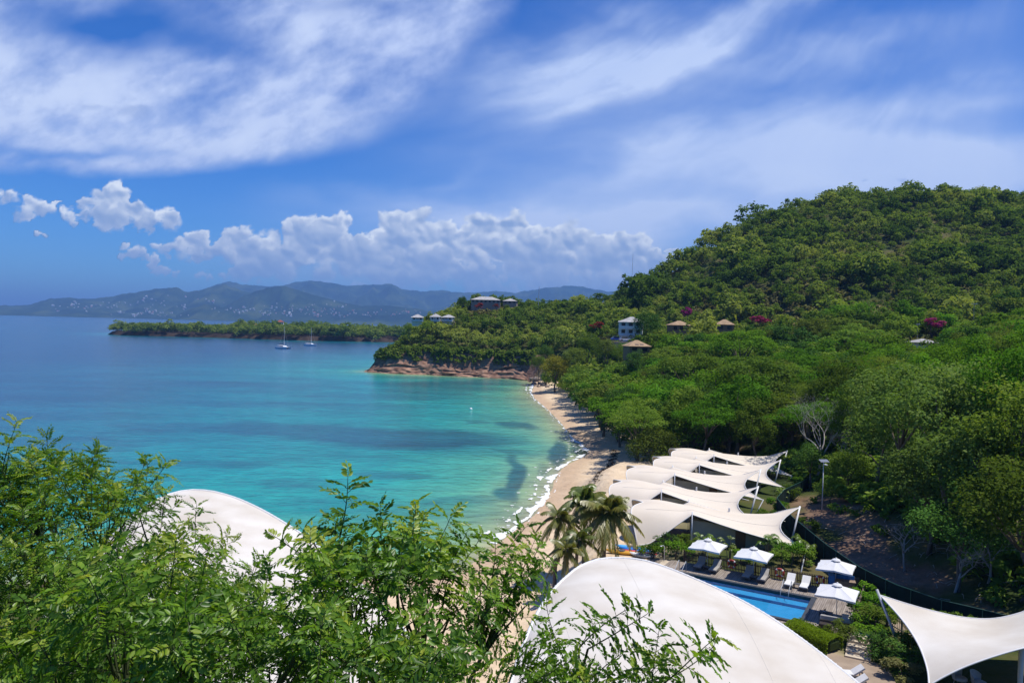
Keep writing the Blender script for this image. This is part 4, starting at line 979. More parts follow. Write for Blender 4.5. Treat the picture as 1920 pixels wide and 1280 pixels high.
for c_, s_ in [((-6, 0.17), (12.7, 0.36)), ((-6, -5.67), (12.7, 0.36)), ((0.17, -2.75), (0.36, 5.48)), ((-12.17, -2.75), (0.36, 5.48))]:
    q = np.array(dk(c_[0], c_[1], -0.10)) - pr; b.box(q, (s_[0], s_[1], 0.24), DROT)
b.build('coping', copm, pool)
b = MB()
for c_, s_ in [((-6, 0.17), (12.7, 0.36)), ((-6, -5.67), (12.7, 0.36)), ((0.17, -2.75), (0.36, 5.48)), ((-12.17, -2.75), (0.36, 5.48))]:
    q = np.array(dk(c_[0], c_[1], -0.475)) - pr; b.box(q, (s_[0], s_[1], 0.51), DROT)
b.build('wall', tile, pool)
q = np.array(dk(-6, -2.75, -0.68))-pr; MB().box(q, (12.0, 5.48, 0.1), DROT).build('basin', tile, pool)
b = MB()
for i, (bb, h) in enumerate([(-0.55, 0.22)]):
    q = np.array(dk(-6, bb/1.0 - 0.1, -0.63+h/2))-pr; b.box(q, (11.9, 0.62 if i else 0.95, h), DROT)
b.build('steps', tile2, pool)
m, nt, out = new_mat('pool_water'); fr = nt.nodes.new('ShaderNodeFresnel'); fr.inputs[0].default_value = 1.33
tr = nt.nodes.new('ShaderNodeBsdfTransparent'); tr.inputs[0].default_value = (0.75, 0.95, 1.0, 1); g = nt.nodes.new('ShaderNodeBsdfGlossy'); g.inputs['Roughness'].default_value = 0.05
bp = nt.nodes.new('ShaderNodeBump'); bp.inputs['Strength'].default_value = 0.25; bp.inputs['Distance'].default_value = 0.06; L(nt, noise_fac(nt, 2.2, 3), bp.inputs['Height']); L(nt, bp.outputs[0], g.inputs['Normal']); L(nt, bp.outputs[0], fr.inputs['Normal'])
mx = nt.nodes.new('ShaderNodeMixShader'); L(nt, fr.outputs[0], mx.inputs[0]); L(nt, tr.outputs[0], mx.inputs[1]); L(nt, g.outputs[0], mx.inputs[2]); L(nt, mx.outputs[0], out.inputs[0])
q = np.array(dk(-6, -2.75, -0.12))-pr; b = MB(); hx, hy = PA*6.0, PB*2.74
b.add([(q[0]+i*hx[0]+j*hy[0], q[1]+i*hx[1]+j*hy[1], q[2]) for i, j in ((-1, -1), (1, -1), (1, 1), (-1, 1))], [(0, 1, 2, 3)]); b.build('water', m, pool)
for a in (-10.5, -1.9):
    b = MB()
    for o_ in (-0.3, 0.3):
        b.tube([np.array(dk(a+o_, .62, -0.05))-pr, np.array(dk(a+o_, .6, .8))-pr, np.array(dk(a+o_, .45, .92))-pr, np.array(dk(a+o_, -0.5, .45))-pr, np.array(dk(a+o_, -.9, -.2))-pr], 0.025, 6)
    b.build('handrail', steel, pool, smooth=True)

grey_cush = mat('grey_cushion', (0.36, 0.34, 0.31), 0.9, 0.1, var=0.1, scale=3); white_cush = mat('white_cushion', (0.66, 0.65, 0.62), 0.9, 0.1, var=0.06, scale=3)
frame_m = mat('lounger_frame', (0.16, 0.15, 0.14), 0.6, 0.3)
def lounger(px_, py_, cush, label, group, rz=None):
    q = Pz(px_, py_, 3.62); r_ = thing('sun_lounger', (q[0], q[1], DZ if rz is None else 3.02), label, 'sun lounger', group, DROT + math.pi/2 if rz is None else rz)  # local x: towards the head
    b = MB(); b.box((0, .33, .26), (1.9, .05, .07)); b.box((0, -.33, .26), (1.9, .05, .07)); b.box((-.93, 0, .26), (.05, .61, .07)); b.box((.93, 0, .26), (.05, .61, .07)); b.build('frame', frame_m, r_)
    for i, j in ((-.85, -.3), (-.85, .3), (.8, -.3), (.8, .3)): MB().tube([(i, j, 0), (i, j, .24)], .028, 6).build('leg', frame_m, r_)
    MB().box((-.36, 0, .345), (1.2, .64, .10), bev=.03).build('mattress', cush, r_)
    a = 0.62; cx_, cz_ = .27+.36*math.cos(a), .33+.36*math.sin(a)
    b = MB(); L_ = .78; cc, s_ = math.cos(a), math.sin(a)
    pts = []
    for (x, z) in ((-.37, -.045), (.40, -.045), (.40, .055), (-.37, .055)): pts.append((cx_+x*cc-z*s_, cz_+x*s_+z*cc))
    b.add([(x, y, z) for y in (-.32, .32) for x, z in pts], [(3, 2, 1, 0), (4, 5, 6, 7)] + [(i, (i+1) % 4, 4+(i+1) % 4, 4+i) for i in range(4)]); b.build('backrest', cush, r_)
    MB().tube([(.82, -.25, .24), (cx_+.2, -.25, cz_+.02)], .02, 5).build('back_prop', frame_m, r_)
    return r_
GL = 'sun loungers on the pool deck'
lounger(1312.5, 1056, grey_cush, 'grey sun lounger farthest left on the deck, under the first umbrella', GL)
lounger(1341, 1062, grey_cush, 'grey sun lounger on the right of the first umbrella pole, next to the first lifebuoy', GL)
lounger(1402.5, 1074, grey_cush, 'grey sun lounger on the left of the second umbrella pole', GL)
lounger(1431, 1079.5, grey_cush, 'grey sun lounger on the right of the second umbrella pole', GL)
lounger(1481, 1089, white_cush, 'white sun lounger on the deck, nearer to the grey loungers', GL)
lounger(1509.5, 1094, white_cush, 'white sun lounger at the right end of the deck row, near the blue towel cabinet', GL)
def label_fix(o, t): o['label'] = t
tb_m = mat('side_table', (0.09, 0.085, 0.08), 0.6, 0.3)
for x, y, lab in ((1325, 1064, 'small dark side table under the first umbrella'), (1413, 1083, 'small dark side table under the second umbrella'), (1494, 1096, 'small dark side table between the two white loungers')):
    q = Pz(x, y, 3.5); r_ = thing('side_table', (q[0], q[1], DZ), lab, 'side table', 'side tables between the loungers', DROT)
    MB().box((0, 0, .36), (.46, .46, .04)).build('table_top', tb_m, r_)
    for i, j in ((-.19, -.19), (-.19, .19), (.19, -.19), (.19, .19)): MB().box((i, j, .17), (.04, .04, .34)).build('leg', tb_m, r_)
umb_m = mat('umbrella_canvas', (0.66, 0.66, 0.65), 0.85, 0.15, var=0.05)
def umbrella(x, y, lab, side=2.7, rz=DROT):
    q = Pz(x, y, DZ); r_ = thing('parasol', (q[0], q[1], DZ), lab, 'umbrella', 'white square umbrellas round the pool', rz)
    ze, za, h = 1.92, 2.52, side/2
    n = 9; rim = []
    for k in range(4):
        c0 = [(-h, -h), (h, -h), (h, h), (-h, h)][k]; c1 = [(-h, -h), (h, -h), (h, h), (-h, h)][(k+1) % 4]
        for i in range(n-1):
            f = i/(n-1); sagw = math.sin(math.pi*((f*2) % 1.0))  # each side hangs between corner and mid rib
            rim.append((c0[0]*(1-f)+c1[0]*f, c0[1]*(1-f)+c1[1]*f, ze + (0.10*(1-abs(2*f-1))) - 0.03*sagw, sagw))
    R_ = len(rim); rings = [0.11, 0.35, 0.6, 0.82, 1.0]; G = np.zeros((len(rings), R_+1, 3))
    for i, f in enumerate(rings):
        for k in range(R_+1):
            x_, y_, z_, sg = rim[k % R_]; inx = 1-0.03*sg*f
            G[i, k] = (x_*f*inx, y_*f*inx, za + (z_-za)*f - 0.05*sg*f*(1-f)*2)
    MB().grid(G).build('canopy', umb_m, r_, smooth=False)
    V = np.concatenate([G[-1], G[-1]*np.array([1.003, 1.003, 1]) - np.array([0, 0, .13])]).reshape(2, R_+1, 3); MB().grid(V).build('valance', umb_m, r_)
    b = MB(); b.lathe([(0.36, 2.475), (0.30, 2.54), (0.10, 2.62), (0.03, 2.70)], seg=8); b.build('vent_cap', umb_m, r_)
    MB().tube([(0, 0, 0), (0, 0, 2.6)], 0.025, 8).build('pole', steel, r_)
    for k in range(8):
        i = k*(R_//8); e_ = np.array(rim[i][:3]); MB().tube([(0, 0, za-.03), e_*0.99 + np.array([0, 0, -.03])], 0.012, 4).build('rib', steel, r_)
    MB().box((0, 0, .05), (.55, .55, .10), bev=.02).build('base', tb_m, r_)
    return r_
umbrella(1326, 1065, 'white square umbrella over the grey lounger pair farthest from the camera')
umbrella(1412, 1083, 'white square umbrella over the grey lounger pair in the middle of the deck')
umbrella(1566, 1107, 'white square umbrella over the blue towel cabinet')
umbrella(1568, 1160, 'white square umbrella over the corner sofa, nearest of the four')
# lifebuoys on the fence
red_m = mat('buoy_red', (0.42, 0.055, 0.04), 0.5, 0.4, var=0.15); whb = mat('buoy_white', (0.75, 0.74, 0.70), 0.5, 0.4)
for x, y, lab in ((1369, 1060, 'red lifebuoy on the fence between the two grey lounger pairs'), (1459, 1077, 'red and white lifebuoy on the fence left of the white loungers'), (1536, 1090, 'red lifebuoy on the fence beside the blue towel cabinet')):
    q = Pz(x, y, 3.85); a_, b_ = inv_dk(q); q = np.array(dk(a_, 2.98, .62)); r_ = thing('lifebuoy', q, lab, 'lifebuoy', 'lifebuoys on the pool fence', DROT)
    R_, r2 = .31, .085; segs = 32
    for part, m_, rng in (('ring', red_m, None), ('band', whb, 4)):
        b = MB()
        if rng is None:
            G = np.array([[((R_+r2*math.cos(v_))*math.cos(u_), r2*math.sin(v_), (R_+r2*math.cos(v_))*math.sin(u_)) for v_ in np.linspace(0, 2*math.pi, 11)] for u_ in np.linspace(0, 2*math.pi, segs+1)]); b.grid(G); b.build(part, m_, r_, smooth=True)
        else:
            for k in range(4):
                u0 = k*math.pi/2+.6; G = np.array([[((R_+(r2+.006)*math.cos(v_))*math.cos(u_), (r2+.006)*math.sin(v_), (R_+(r2+.006)*math.cos(v_))*math.sin(u_)) for v_ in np.linspace(0, 2*math.pi, 11)] for u_ in np.linspace(u0, u0+.36, 5)]); MB().grid(G).build(part, m_, r_, smooth=True)
# picket fences
def picket_fence(pts, h, m_, lab, step=0.13, name='picket_fence', z=DZ, w=0.07):
    P = np.array(pts, float); r_ = thing(name, (P[0, 0], P[0, 1], z), lab, 'fence'); o_ = np.array([P[0, 0], P[0, 1]])
    line_, t_ = resample(P, step); b = MB(); rail = MB()
    for i in range(len(line_)-1):
        d_ = line_[i+1]-line_[i]; b.box((*(line_[i]-o_), h/2), (w, .025, h), math.atan2(d_[1], d_[0]))
    b.build('pickets', m_, r_)
    for zz in (h*.22, h*.82):
        for i in range(len(P)-1):
            c_ = (P[i]+P[i+1])/2-o_; d_ = P[i+1]-P[i]; n_ = np.array([-d_[1], d_[0]])/np.linalg.norm(d_)*.035; rail.box((*(c_+n_), zz), (np.linalg.norm(d_), .04, .07), math.atan2(d_[1], d_[0]))
    rail.build('rails', m_, r_)
    for i in range(len(P)): MB().box((*(P[i]-o_ + 0.05), h/2+.05), (.1, .1, h+.1)).build('post', m_, r_)
    return r_
brown_f = mat('fence_brown', (0.10, 0.075, 0.055), .8, .2, var=.3); beige_f = mat('fence_beige', (0.30, 0.24, 0.17), .8, .2, var=.25)
picket_fence([dk(a, 3.12)[:2] for a in (-11.2, -8, -5, -2, 0.9)], 0.95, brown_f, 'brown picket fence behind the grey loungers')
picket_fence([dk(*q)[:2] for q in ((1.0, 3.2), (2.2, 3.95), (3.4, 4.75), (3.45, 2), (3.45, -0.8), (3.45, -3.6))], 0.95, beige_f, 'beige picket fence round the right end of the deck')
# towel cabinet
q = dk(1.75, 3.1); r_ = thing('towel_cabinet', q, 'wooden towel cabinet with bright blue panels under an umbrella', 'cabinet', None, DROT+.2)
blue_p = mat('blue_panel', (0.03, 0.17, 0.46), .6, .3, var=.15); cab = mat('cabinet_wood', (0.30, 0.22, 0.16), .7, .2, var=.3, scale=4, stretch=(1, 1, 6))
MB().box((.25, 0, .42), (1.5, .6, .84)).build('counter', cab, r_); MB().box((-.72, 0, .62), (.42, .66, 1.24)).build('side_panel', blue_p, r_); MB().box((.25, .33, 1.0), (1.5, .05, .42)).build('back_panel', blue_p, r_)
MB().box((.25, -.02, .87), (1.6, .7, .05)).build('worktop', cab, r_)
# sofa
q = dk(2.2, -3.9); r_ = thing('corner_sofa', q, 'low corner sofa with pale cushions under the nearest umbrella', 'sofa', None, DROT+.12)
pale_c = mat('sofa_cushion', (0.46, 0.43, 0.38), .9, .1, var=.1); 
MB().box((0, -.75, .14), (2.1, .75, .28)).build('base', tb_m, r_); MB().box((.75, .1, .14), (.7, .95, .28)).build('base', tb_m, r_)
MB().box((0, -.75, .36), (2.06, .72, .15), bev=.05).build('seat_cushion', pale_c, r_); MB().box((.75, .12, .36), (.66, .9, .15), bev=.05).build('seat_cushion', pale_c, r_)
MB().box((0, -1.1, .52), (2.0, .16, .36), bev=.05).build('backrest', pale_c, r_); MB().box((1.1, -.3, .52), (.16, 1.5, .36), bev=.05).build('backrest', pale_c, r_)
q = dk(1.5, -3.5, 0.0); r_ = thing('coffee_table', q, 'low dark coffee table in front of the corner sofa', 'table', None, DROT)
MB().box((0, 0, .33), (.9, .6, .04)).build('table_top', tb_m, r_)
for i, j in ((-.4, -.25), (-.4, .25), (.4, -.25), (.4, .25)): MB().box((i, j, .155), (.05, .05, .31)).build('leg', tb_m, r_)
q = dk(1.45, -3.5, 0.35); r_ = thing('flower_bowl', q, 'small bowl of red flowers on the coffee table', 'bowl')
MB().lathe([(.05, 0), (.12, .05), (.14, .1)], seg=12).build('bowl', white_steel, r_, smooth=True)
V, T, _ = crown(5, (.13, .13, .09), 5, 60, .07); np_mesh('flowers', V+np.array([0, 0, .14]), quads(len(V)), LEAF['red'], r_, attrs={'tint': T})
q = Pz(1547, 1181, 3.1); r_ = tag(MB().box((0, 0, .3), (.8, .5, .6), DROT, bev=.03).build('planter', mat('dark_planter', (.04, .03, .025), .6, .3)), 'dark square planter at the front corner of the deck', 'planter'); r_.location = (q[0], q[1], 3.0)

# paving, steps
stone = mat('cream_stone', (0.56, 0.47, 0.35), .85, .2, var=.2, scale=1.5, bump=.2, bscale=6)
tan = mat('tan_paving', (0.36, 0.28, 0.20), .9, .15, col2=(0.27, 0.205, 0.145), scale=.8, bump=.2, bscale=8)
def sheet(name, px_list, z, m_, kind='structure', thick=.15):
    P = [Pz(x, y, z)[:2] for x, y in px_list]; o = MB().prism(P, z-thick, z).build(name, m_); tag(o, kind=kind); return o
sheet('path', [(1536, 1046), (1556, 1058), (1600, 1083), (1645, 1112), (1700, 1150), (1760, 1195), (1730, 1215), (1672, 1180), (1650, 1150), (1615, 1112), (1570, 1085), (1530, 1062)], 3.04, tan)
sheet('terrace', [(1556, 1222), (1590, 1232), (1625, 1236), (1665, 1250), (1690, 1300), (1560, 1320), (1470, 1260)], 3.04, tan)
sheet('paving', [(1228, 1062), (1245, 1048), (1292, 1055), (1282, 1072), (1240, 1080)], 3.18, stone)
sheet('paving', [(1482, 1166), (1508, 1164), (1544, 1174), (1538, 1186), (1500, 1184)], 3.2, stone)
b = MB(); q0, q1 = Pz(1608, 1236, 3.0), Pz(1614, 1196, 3.4); dd = (q1-q0)[:2]; L_ = np.linalg.norm(dd); dd /= L_; rz = math.atan2(dd[1], dd[0])-math.pi/2
for i in range(5):
    c_ = q0[:2] + dd*(0.2+i*L_/5); b.box((c_[0], c_[1], 3.0+0.07*(i+1)), (1.5, L_/5+.04 if i < 4 else 1.0, 0.14*(i+1)), rz)
tag(b.build('garden_steps', stone), 'pale stone garden steps between the hedges', 'steps')

# ------------------------------------------------------------------ bushes and hedges
BM = {}
def bush(x, y, z, r, h, leaf, lab, group=None, ls=.16, n=1500, name='bush', cat='bush', at=None, blob=12):
    q = Pz(x, y, z) if at is None else np.array(at)
    root = thing(name, (q[0], q[1], z if at is None else q[2]), lab, cat, group, random.random()*6)
    key = (leaf, round(ls/r, 2), n)
    if key not in BM:
        V, T, C = crown(hash_(leaf, ls, n), (1, 1, .8), blob, n, ls/r, 'round'); BM[key] = (np_mesh('foliage', V+np.array([0, 0, .62]), quads(len(V)), LEAF[leaf], root, attrs={'tint': T}),
            MB().tube([(0, 0, -.1), (.05, 0, .3), (.1, .1, .7)], [.06, .05, .02], 5).tube([(0, 0, .1), (-.2, .1, .6)], [.04, .015], 5).build('stem', bark, root))
    else:
        for o in BM[key]: c_ = o.copy(); COL.objects.link(c_); c_.parent = root
    root.scale = (r, r, h/1.35)
    return root
GB = 'garden bushes beside the pool'
for x, y, r, h, leaf, lab in [(1224, 1050, 1.3, 1.6, 'bright', 'green bush at the beach end of the nearest canopy, behind the kayaks'), (1243, 1044, 1.6, 2.0, 'dark', 'dark green bush in front of the nearest canopy, left of the shower post'), (1266, 1048, 1.5, 1.9, 'bright', 'fresh green bush between the shower post and the first umbrella'),
                              (1285, 1040, 1.3, 1.8, 'wild', 'green bush behind the first umbrella under the canopy'), (1388, 1056, 1.0, 1.4, 'bright', 'bright bush behind the fence between the first two umbrellas'), (1484, 1058, 1.5, 2.3, 'bright', 'leafy bush with pale flowers below the low canopy corner'), (1503, 1062, 1.2, 1.8, 'wild', 'rounded bush right of the canopy stay at the fence'),
                              (1436, 988, 1.3, 1.9, 'wild', 'bush between the inland ends of the two nearest canopies'), (1452, 962, 1.3, 1.9, 'bright', 'bush behind the leaning mast of the third canopy'), (1478, 938, 1.5, 1.9, 'wild', 'bush between the canopy masts and the screened fence'), (1497, 915, 1.4, 1.8, 'bright', 'bright bush at the inland tip of the fourth canopy'), (1512, 1000, 1.2, 1.6, 'wild', 'bush at the tip of the nearest canopy beside the fence'), (1465, 1062, 1.0, 1.5, 'wild', 'small bush behind the white loungers')]:
    bush(x, y, 3.0, r, h, leaf, lab, GB)
for x, y, r, h, leaf, lab in [(1622, 1130, 1.2, 1.6, 'bright', 'bright green bush right of the deck end, below the towel cabinet'), (1640, 1150, 1.4, 1.7, 'bright', 'fresh green bush nearest the leaning pole top'), (1612, 1165, 1.3, 1.6, 'bright', 'lush green bush right of the corner sofa'), (1640, 1185, 1.5, 1.8, 'wild', 'lush green bush above the stone steps'), (1618, 1192, 1.2, 1.5, 'bright', 'green bush at the head of the stone steps'), (1663, 1175, 1.0, 1.4, 'bright', 'green bush by the railing and the leaning pole'),
                              (1640, 1228, 1.5, 1.5, 'dark', 'dark green bush right of the stone steps'), (1672, 1238, 1.5, 1.6, 'dark', 'dark bush at the foot of the leaning pole'), (1700, 1258, 1.5, 1.7, 'dark', 'dark bush beside the lower canopy corner'), (1690, 1275, 1.2, 1.2, 'scrub', 'pale grassy shrub at the edge of the terrace'), (1718, 1225, 1.0, 1.4, 'wild', 'green bush under the edge of the sail canopy')]:
    bush(x, y, 3.0, r, h, leaf, lab, 'garden bushes round the stone steps')
bush(1576, 1203, 3.0, 1.15, 1.5, 'olive', 'round yellow green clipped bush at the left of the stone steps', None, ls=.10, n=2600)
# long clipped hedge
p0, p1 = Pz(1482, 1188, 3.0)[:2], Pz(1566, 1224, 3.0)[:2]; dd = (p1-p0); L_ = np.linalg.norm(dd); c_ = (p0+p1)/2
r_ = thing('clipped_hedge', (c_[0], c_[1], 3.0), 'long bright yellow green clipped hedge in front of the pool', 'hedge', None, math.atan2(dd[1], dd[0]))
rs = np.random.RandomState(3); n = 9000
P = np.column_stack([rs.uniform(-L_/2, L_/2, n), rs.uniform(-.85, .85, n), np.zeros(n)]); P[:, 2] = 1.0*(1-np.abs(P[:, 1]/.95)**4)**.5*(0.93+0.14*fbm(P[:, 0]*1.2, P[:, 1]*1.2, 44, 4)) + .1
side = rs.rand(n) < .35; P[side, 2] *= rs.rand(side.sum()); P[side, 1] = np.sign(P[side, 1])*.85
Nn = rs.randn(n, 3)*.5 + np.array([0, 0, .8]); Nn[side, 1] += np.sign(P[side, 1])*.8; Nn /= np.linalg.norm(Nn, axis=1)[:, None]
V = leaf_quads(rs, P, Nn, .11); np_mesh('foliage', V, quads(len(V)), LEAF['hedge'], r_, attrs={'tint': np.repeat(np.clip(.3+.5*rs.rand(n), 0, 1), 4)})
MB().box((0, 0, .45), (L_*.98, 1.4, .85), bev=.2).build('inner_twigs', mat('hedge_twigs', (.03, .045, .012), .9, .1), r_)

# green screen fence
fp = [(39.0, 96.5), (37.6, 94.7), (33.2, 89.2), (30.6, 84.5), (29.2, 76), (28.6, 66.3), (28.7, 60.2), (29.4, 55.6), (30.7, 52.2), (33.6, 49.4), (38.5, 46.8)]
fl, ft = resample(np.array(fp), 0.5); fz = ground(fl)
r_ = thing('screen_fence', (fp[4][0], fp[4][1], 3.0), 'long dark green screened fence winding along the dirt track', 'fence'); o_ = np.array([*fp[4], 3.0])
zt = 5.05 + 0.35*ss(fl[:, 1], 60, 50)
G = np.stack([np.column_stack([fl, fz-.1]), np.column_stack([fl, (fz+zt)/2]), np.column_stack([fl, zt])], 1) - o_
np_mesh('screen', G.reshape(-1, 3), grid_faces(len(fl), 3), mat('green_screen', (0.006, 0.022, 0.022), .8, .15, var=.35, scale=1.5), r_, smooth=True)
gp = mat('fence_green_steel', (0.03, 0.10, 0.075), .5, .4)
MB().tube(np.column_stack([fl, zt])-o_, .03, 6).build('top_rail', gp, r_)
for i in range(0, len(fl), 5): MB().tube([np.array([*fl[i], fz[i]-.1])-o_+np.array([-.05, -.05, 0]), np.array([*fl[i], zt[i]+.05])-o_+np.array([-.05, -.05, 0])], .035, 6).build('post', gp, r_)
picket_fence([Pz(1662, 1172, 3)[:2], Pz(1690, 1188, 3)[:2], Pz(1728, 1212, 3)[:2]], 1.0, mat('railing', (.25, .26, .2), .6, .3), 'thin grey garden railing beside the leaning pole', step=.16, name='garden_railing', z=3.0, w=.03)
o = tag(MB().box((0, 0, .0), (1.0, .7, .05), -.3).build('drain_cover', mat('drain_iron', (.06, .06, .06), .6, .3)), 'dark rectangular drain cover in the tan path', 'drain cover'); q = Pz(1679, 1152, 3.06); o.location = (q[0], q[1], 3.06)

# kayaks on the sand, shower post
def kayak(x, y, rz, m_, lab, L_=3.4):
    q = Pz(x, y, 2.7); r_ = thing('kayak', (q[0], q[1], max(gz(q[0], q[1]), 2.2)), lab, 'kayak', 'kayaks lying on the sand', rz)
    s = np.linspace(-1, 1, 17); a = np.linspace(0, 2*math.pi, 13); G = np.zeros((17, 13, 3))
    for i, t in enumerate(s):
        w = .40*(1-abs(t)**2.2)+.01; h = .17*(1-abs(t)**3)+.015
        for j, b_ in enumerate(a): G[i, j] = (t*L_/2, w*math.cos(b_), .17 + h*math.sin(b_) + .14*abs(t)**3)
    MB().grid(G).build('hull', m_, r_, smooth=True)
    MB().lathe([(.3, .335), (.33, .35), (.25, .36)], seg=14).build('cockpit', tb_m, r_)
    return r_
kayak(1192, 1040, -.35, mat('kayak_blue', (.02, .20, .62), .35, .5), 'bright blue kayak lying on the sand by the bushes')
kayak(1199, 1046, -.4, mat('kayak_red', (.55, .03, .05), .35, .5), 'red kayak beside the blue one'); kayak(1166, 1044, -.3, mat('kayak_yellow', (.65, .33, .03), .35, .5), 'yellow orange kayak at the palm end of the kayaks')
kayak(1185, 1036, -.35, mat('kayak_sky', (.10, .42, .75), .35, .5), 'pale blue kayak behind the bright blue one'); kayak(1204, 1050, -.4, mat('kayak_white', (.75, .75, .75), .35, .5), 'white kayak in front of the red one', 2.6)
q = Pz(1245, 1056, 3.0); r_ = thing('beach_shower', (q[0], q[1], 3.0), 'slim white shower post with a bent top beside the bushes', 'shower')
MB().tube([(0, 0, 0), (0, 0, 1.5), (-.08, 0, 1.62), (-.3, 0, 1.6)], .025, 6).build('pipe', white_steel, r_, smooth=True); MB().lathe([(.09, 1.56), (.05, 1.6)], c=(-.3, 0, 0), seg=10).build('shower_head', white_steel, r_); MB().box((0, 0, .06), (.5, .5, .12), bev=.03).build('foot', blue_p, r_)
GT = 'white loungers on the terrace'
lounger(1590, 1252, white_cush, 'white sun lounger on the tan terrace, farther of the two', GT, -.1); lounger(1596, 1270, white_cush, 'white sun lounger on the tan terrace beside the big shell canopy', GT, -.1)

# ------------------------------------------------------------------ palms
palm_leaf = leaf_mat('palm_leaves', (0.070, 0.105, 0.014), (0.140, 0.180, 0.028), (0.270, 0.260, 0.060), 0.35, gloss=0.04, valvar=.12)
areca_leaf = leaf_mat('areca_leaves', (0.06, 0.12, 0.012), (0.125, 0.21, 0.024), (0.22, 0.29, 0.045), 0.35, gloss=0.04, valvar=.15)
palm_bark = mat('palm_bark', (0.22, 0.18, 0.14), .9, .1, var=.4, scale=5, stretch=(1, 1, 5))
def frond(rs, L_, az, el, droop, nleaf=50, lw=.075, ll=.68, hang=.5):
    """leaf faces and rib of one feather frond from the origin"""
    t = np.linspace(0, 1, 14); d0 = np.array([math.cos(az)*math.cos(el), math.sin(az)*math.cos(el), math.sin(el)])
    rib = np.outer(t, d0)*L_; rib[:, 2] -= droop*L_*t**2.2; hz = np.array([-math.sin(az), math.cos(az), 0])
    V, T = [], []
    for i in range(nleaf):
        f = .12+.88*i/(nleaf-1); p0 = np.array([np.interp(f, t, rib[:, k]) for k in range(3)]); p1 = np.array([np.interp(min(f+.05, 1.0), t, rib[:, k]) for k in range(3)])
        ax = p1-p0; ax /= np.linalg.norm(ax)+1e-6
        for sd_ in (-1, 1):
            l = ll*L_/2.6*math.sin(math.pi*(.12+.83*f))**.6*(.85+.3*rs.rand())
            dr = hz*sd_*.75 + ax*.55 - np.array([0, 0, hang*(.5+.8*rs.rand())]); dr /= np.linalg.norm(dr); w = np.cross(dr, hz*sd_); w = ax*lw*L_/2.6
            m1 = p0+dr*l*.5 + np.array([0, 0, .06*l]); e = p0+dr*l - np.array([0, 0, .18*l])
            V += [p0, m1+w, e, m1-w]; T += [np.clip(.35+.4*rs.rand()+.15*f, 0, 1)]*4
    return np.array(V), np.array(T), rib
PALM = {}
def palm(base, h, L_, n, lab, kind='coco', lean=(0, 0), name='coconut_palm', group=None, seed=0):
    rs = np.random.RandomState(seed+50); root = thing(name, base, lab, 'palm tree' if kind == 'coco' else 'palm plant', group)
    top = np.array([lean[0], lean[1], h]); V, T, ribs = [], [], MB()
    if kind == 'coco':
        for k in range(n):
            el = 1.25-1.95*(k/n)**.9 + rs.randn()*.1; az = k*2.39996+rs.randn()*.15
            v_, t_, rib = frond(rs, L_*(.85+.25*rs.rand()), az, el, .30+.35*rs.rand() + (.25 if el < .2 else 0), hang=.35+.5*(k/n))
            V.append(v_+top); T.append(np.clip(t_+.35*(k/n)-.12, 0, 1)); ribs.tube(rib+top, np.linspace(.035, .008, len(rib)), 4)
        s = np.linspace(0, 1, 14); pts = [np.array([lean[0]*q**1.7, lean[1]*q**1.7, h*q]) for q in s]
        MB().tube([pts[0]-np.array([0, 0, .4])]+pts, [.22]+list(np.linspace(.19, .11, 14)+.012*(np.arange(14) % 2)), 8).build('trunk', palm_bark, root, smooth=True)
        for k in range(5):
            a = k*1.3; MB().lathe([(.02, -.14), (.10, -.08), (.12, 0), (.09, .09), (.02, .13)], c=top+np.array([.2*math.cos(a), .2*math.sin(a), -.22]), seg=8).build('coconut', mat('coconut_husk', (.20, .20, .05), .6, .3, var=.3), root, smooth=True)
    else:
        st = MB()
        for k in range(n):
            a = rs.rand()*6.28; r_ = .25*rs.rand(); b0 = np.array([r_*math.cos(a), r_*math.sin(a), 0]); hh = h*(.35+.45*rs.rand()); tp = b0*2.2+np.array([0, 0, hh]); st.tube([b0-np.array([0, 0, .1]), tp], [.035, .022], 5)
            for q in range(2):
                v_, t_, rib = frond(rs, L_*(.8+.35*rs.rand()), a+rs.randn()*.8, .75+.5*rs.rand(), .55+.3*rs.rand(), nleaf=22, lw=.05, ll=.7, hang=.25); V.append(v_+tp); T.append(t_); ribs.tube(rib+tp, np.linspace(.016, .005, len(rib)), 3)
        st.build('stem', palm_bark, root)
    V = np.concatenate(V); np_mesh('fronds', V, quads(len(V)), palm_leaf if kind == 'coco' else areca_leaf, root, attrs={'tint': np.concatenate(T)})
    ribs.build('midribs', palm_leaf, root); return root
def coco(px_, py_, D_, crown_px, crown_D, L_, n, lab, seed):
    b_ = Pd(px_, py_, D_); z0 = gz(b_[0], b_[1]); c_ = Pd(*crown_px, crown_D)
    palm((b_[0], b_[1], z0), c_[2]-z0, L_, n, lab, lean=(c_[0]-b_[0], c_[1]-b_[1]), seed=seed, group='coconut palms on the beach')
coco(1131, 1060, 64, (1142, 958), 64.5, 3.1, 32, 'tallest coconut palm, its full crown beside the nearest canopy', 1)
coco(1094, 1065, 66, (1096, 935), 68, 2.8, 26, 'slender coconut palm just left of the tallest palm', 2)
coco(1064, 1090, 61, (1062, 1030), 61, 2.1, 16, 'short coconut palm with yellowing fronds at the edge of the big shell canopy', 3)
coco(1040, 1075, 64, (1048, 968), 66, 2.4, 16, 'coconut palm half hidden behind the leafy tree at the water', 4)
coco(1078, 1080, 62, (1085, 1010), 62.5, 2.2, 14, 'low coconut palm between the taller palm trunks', 5)
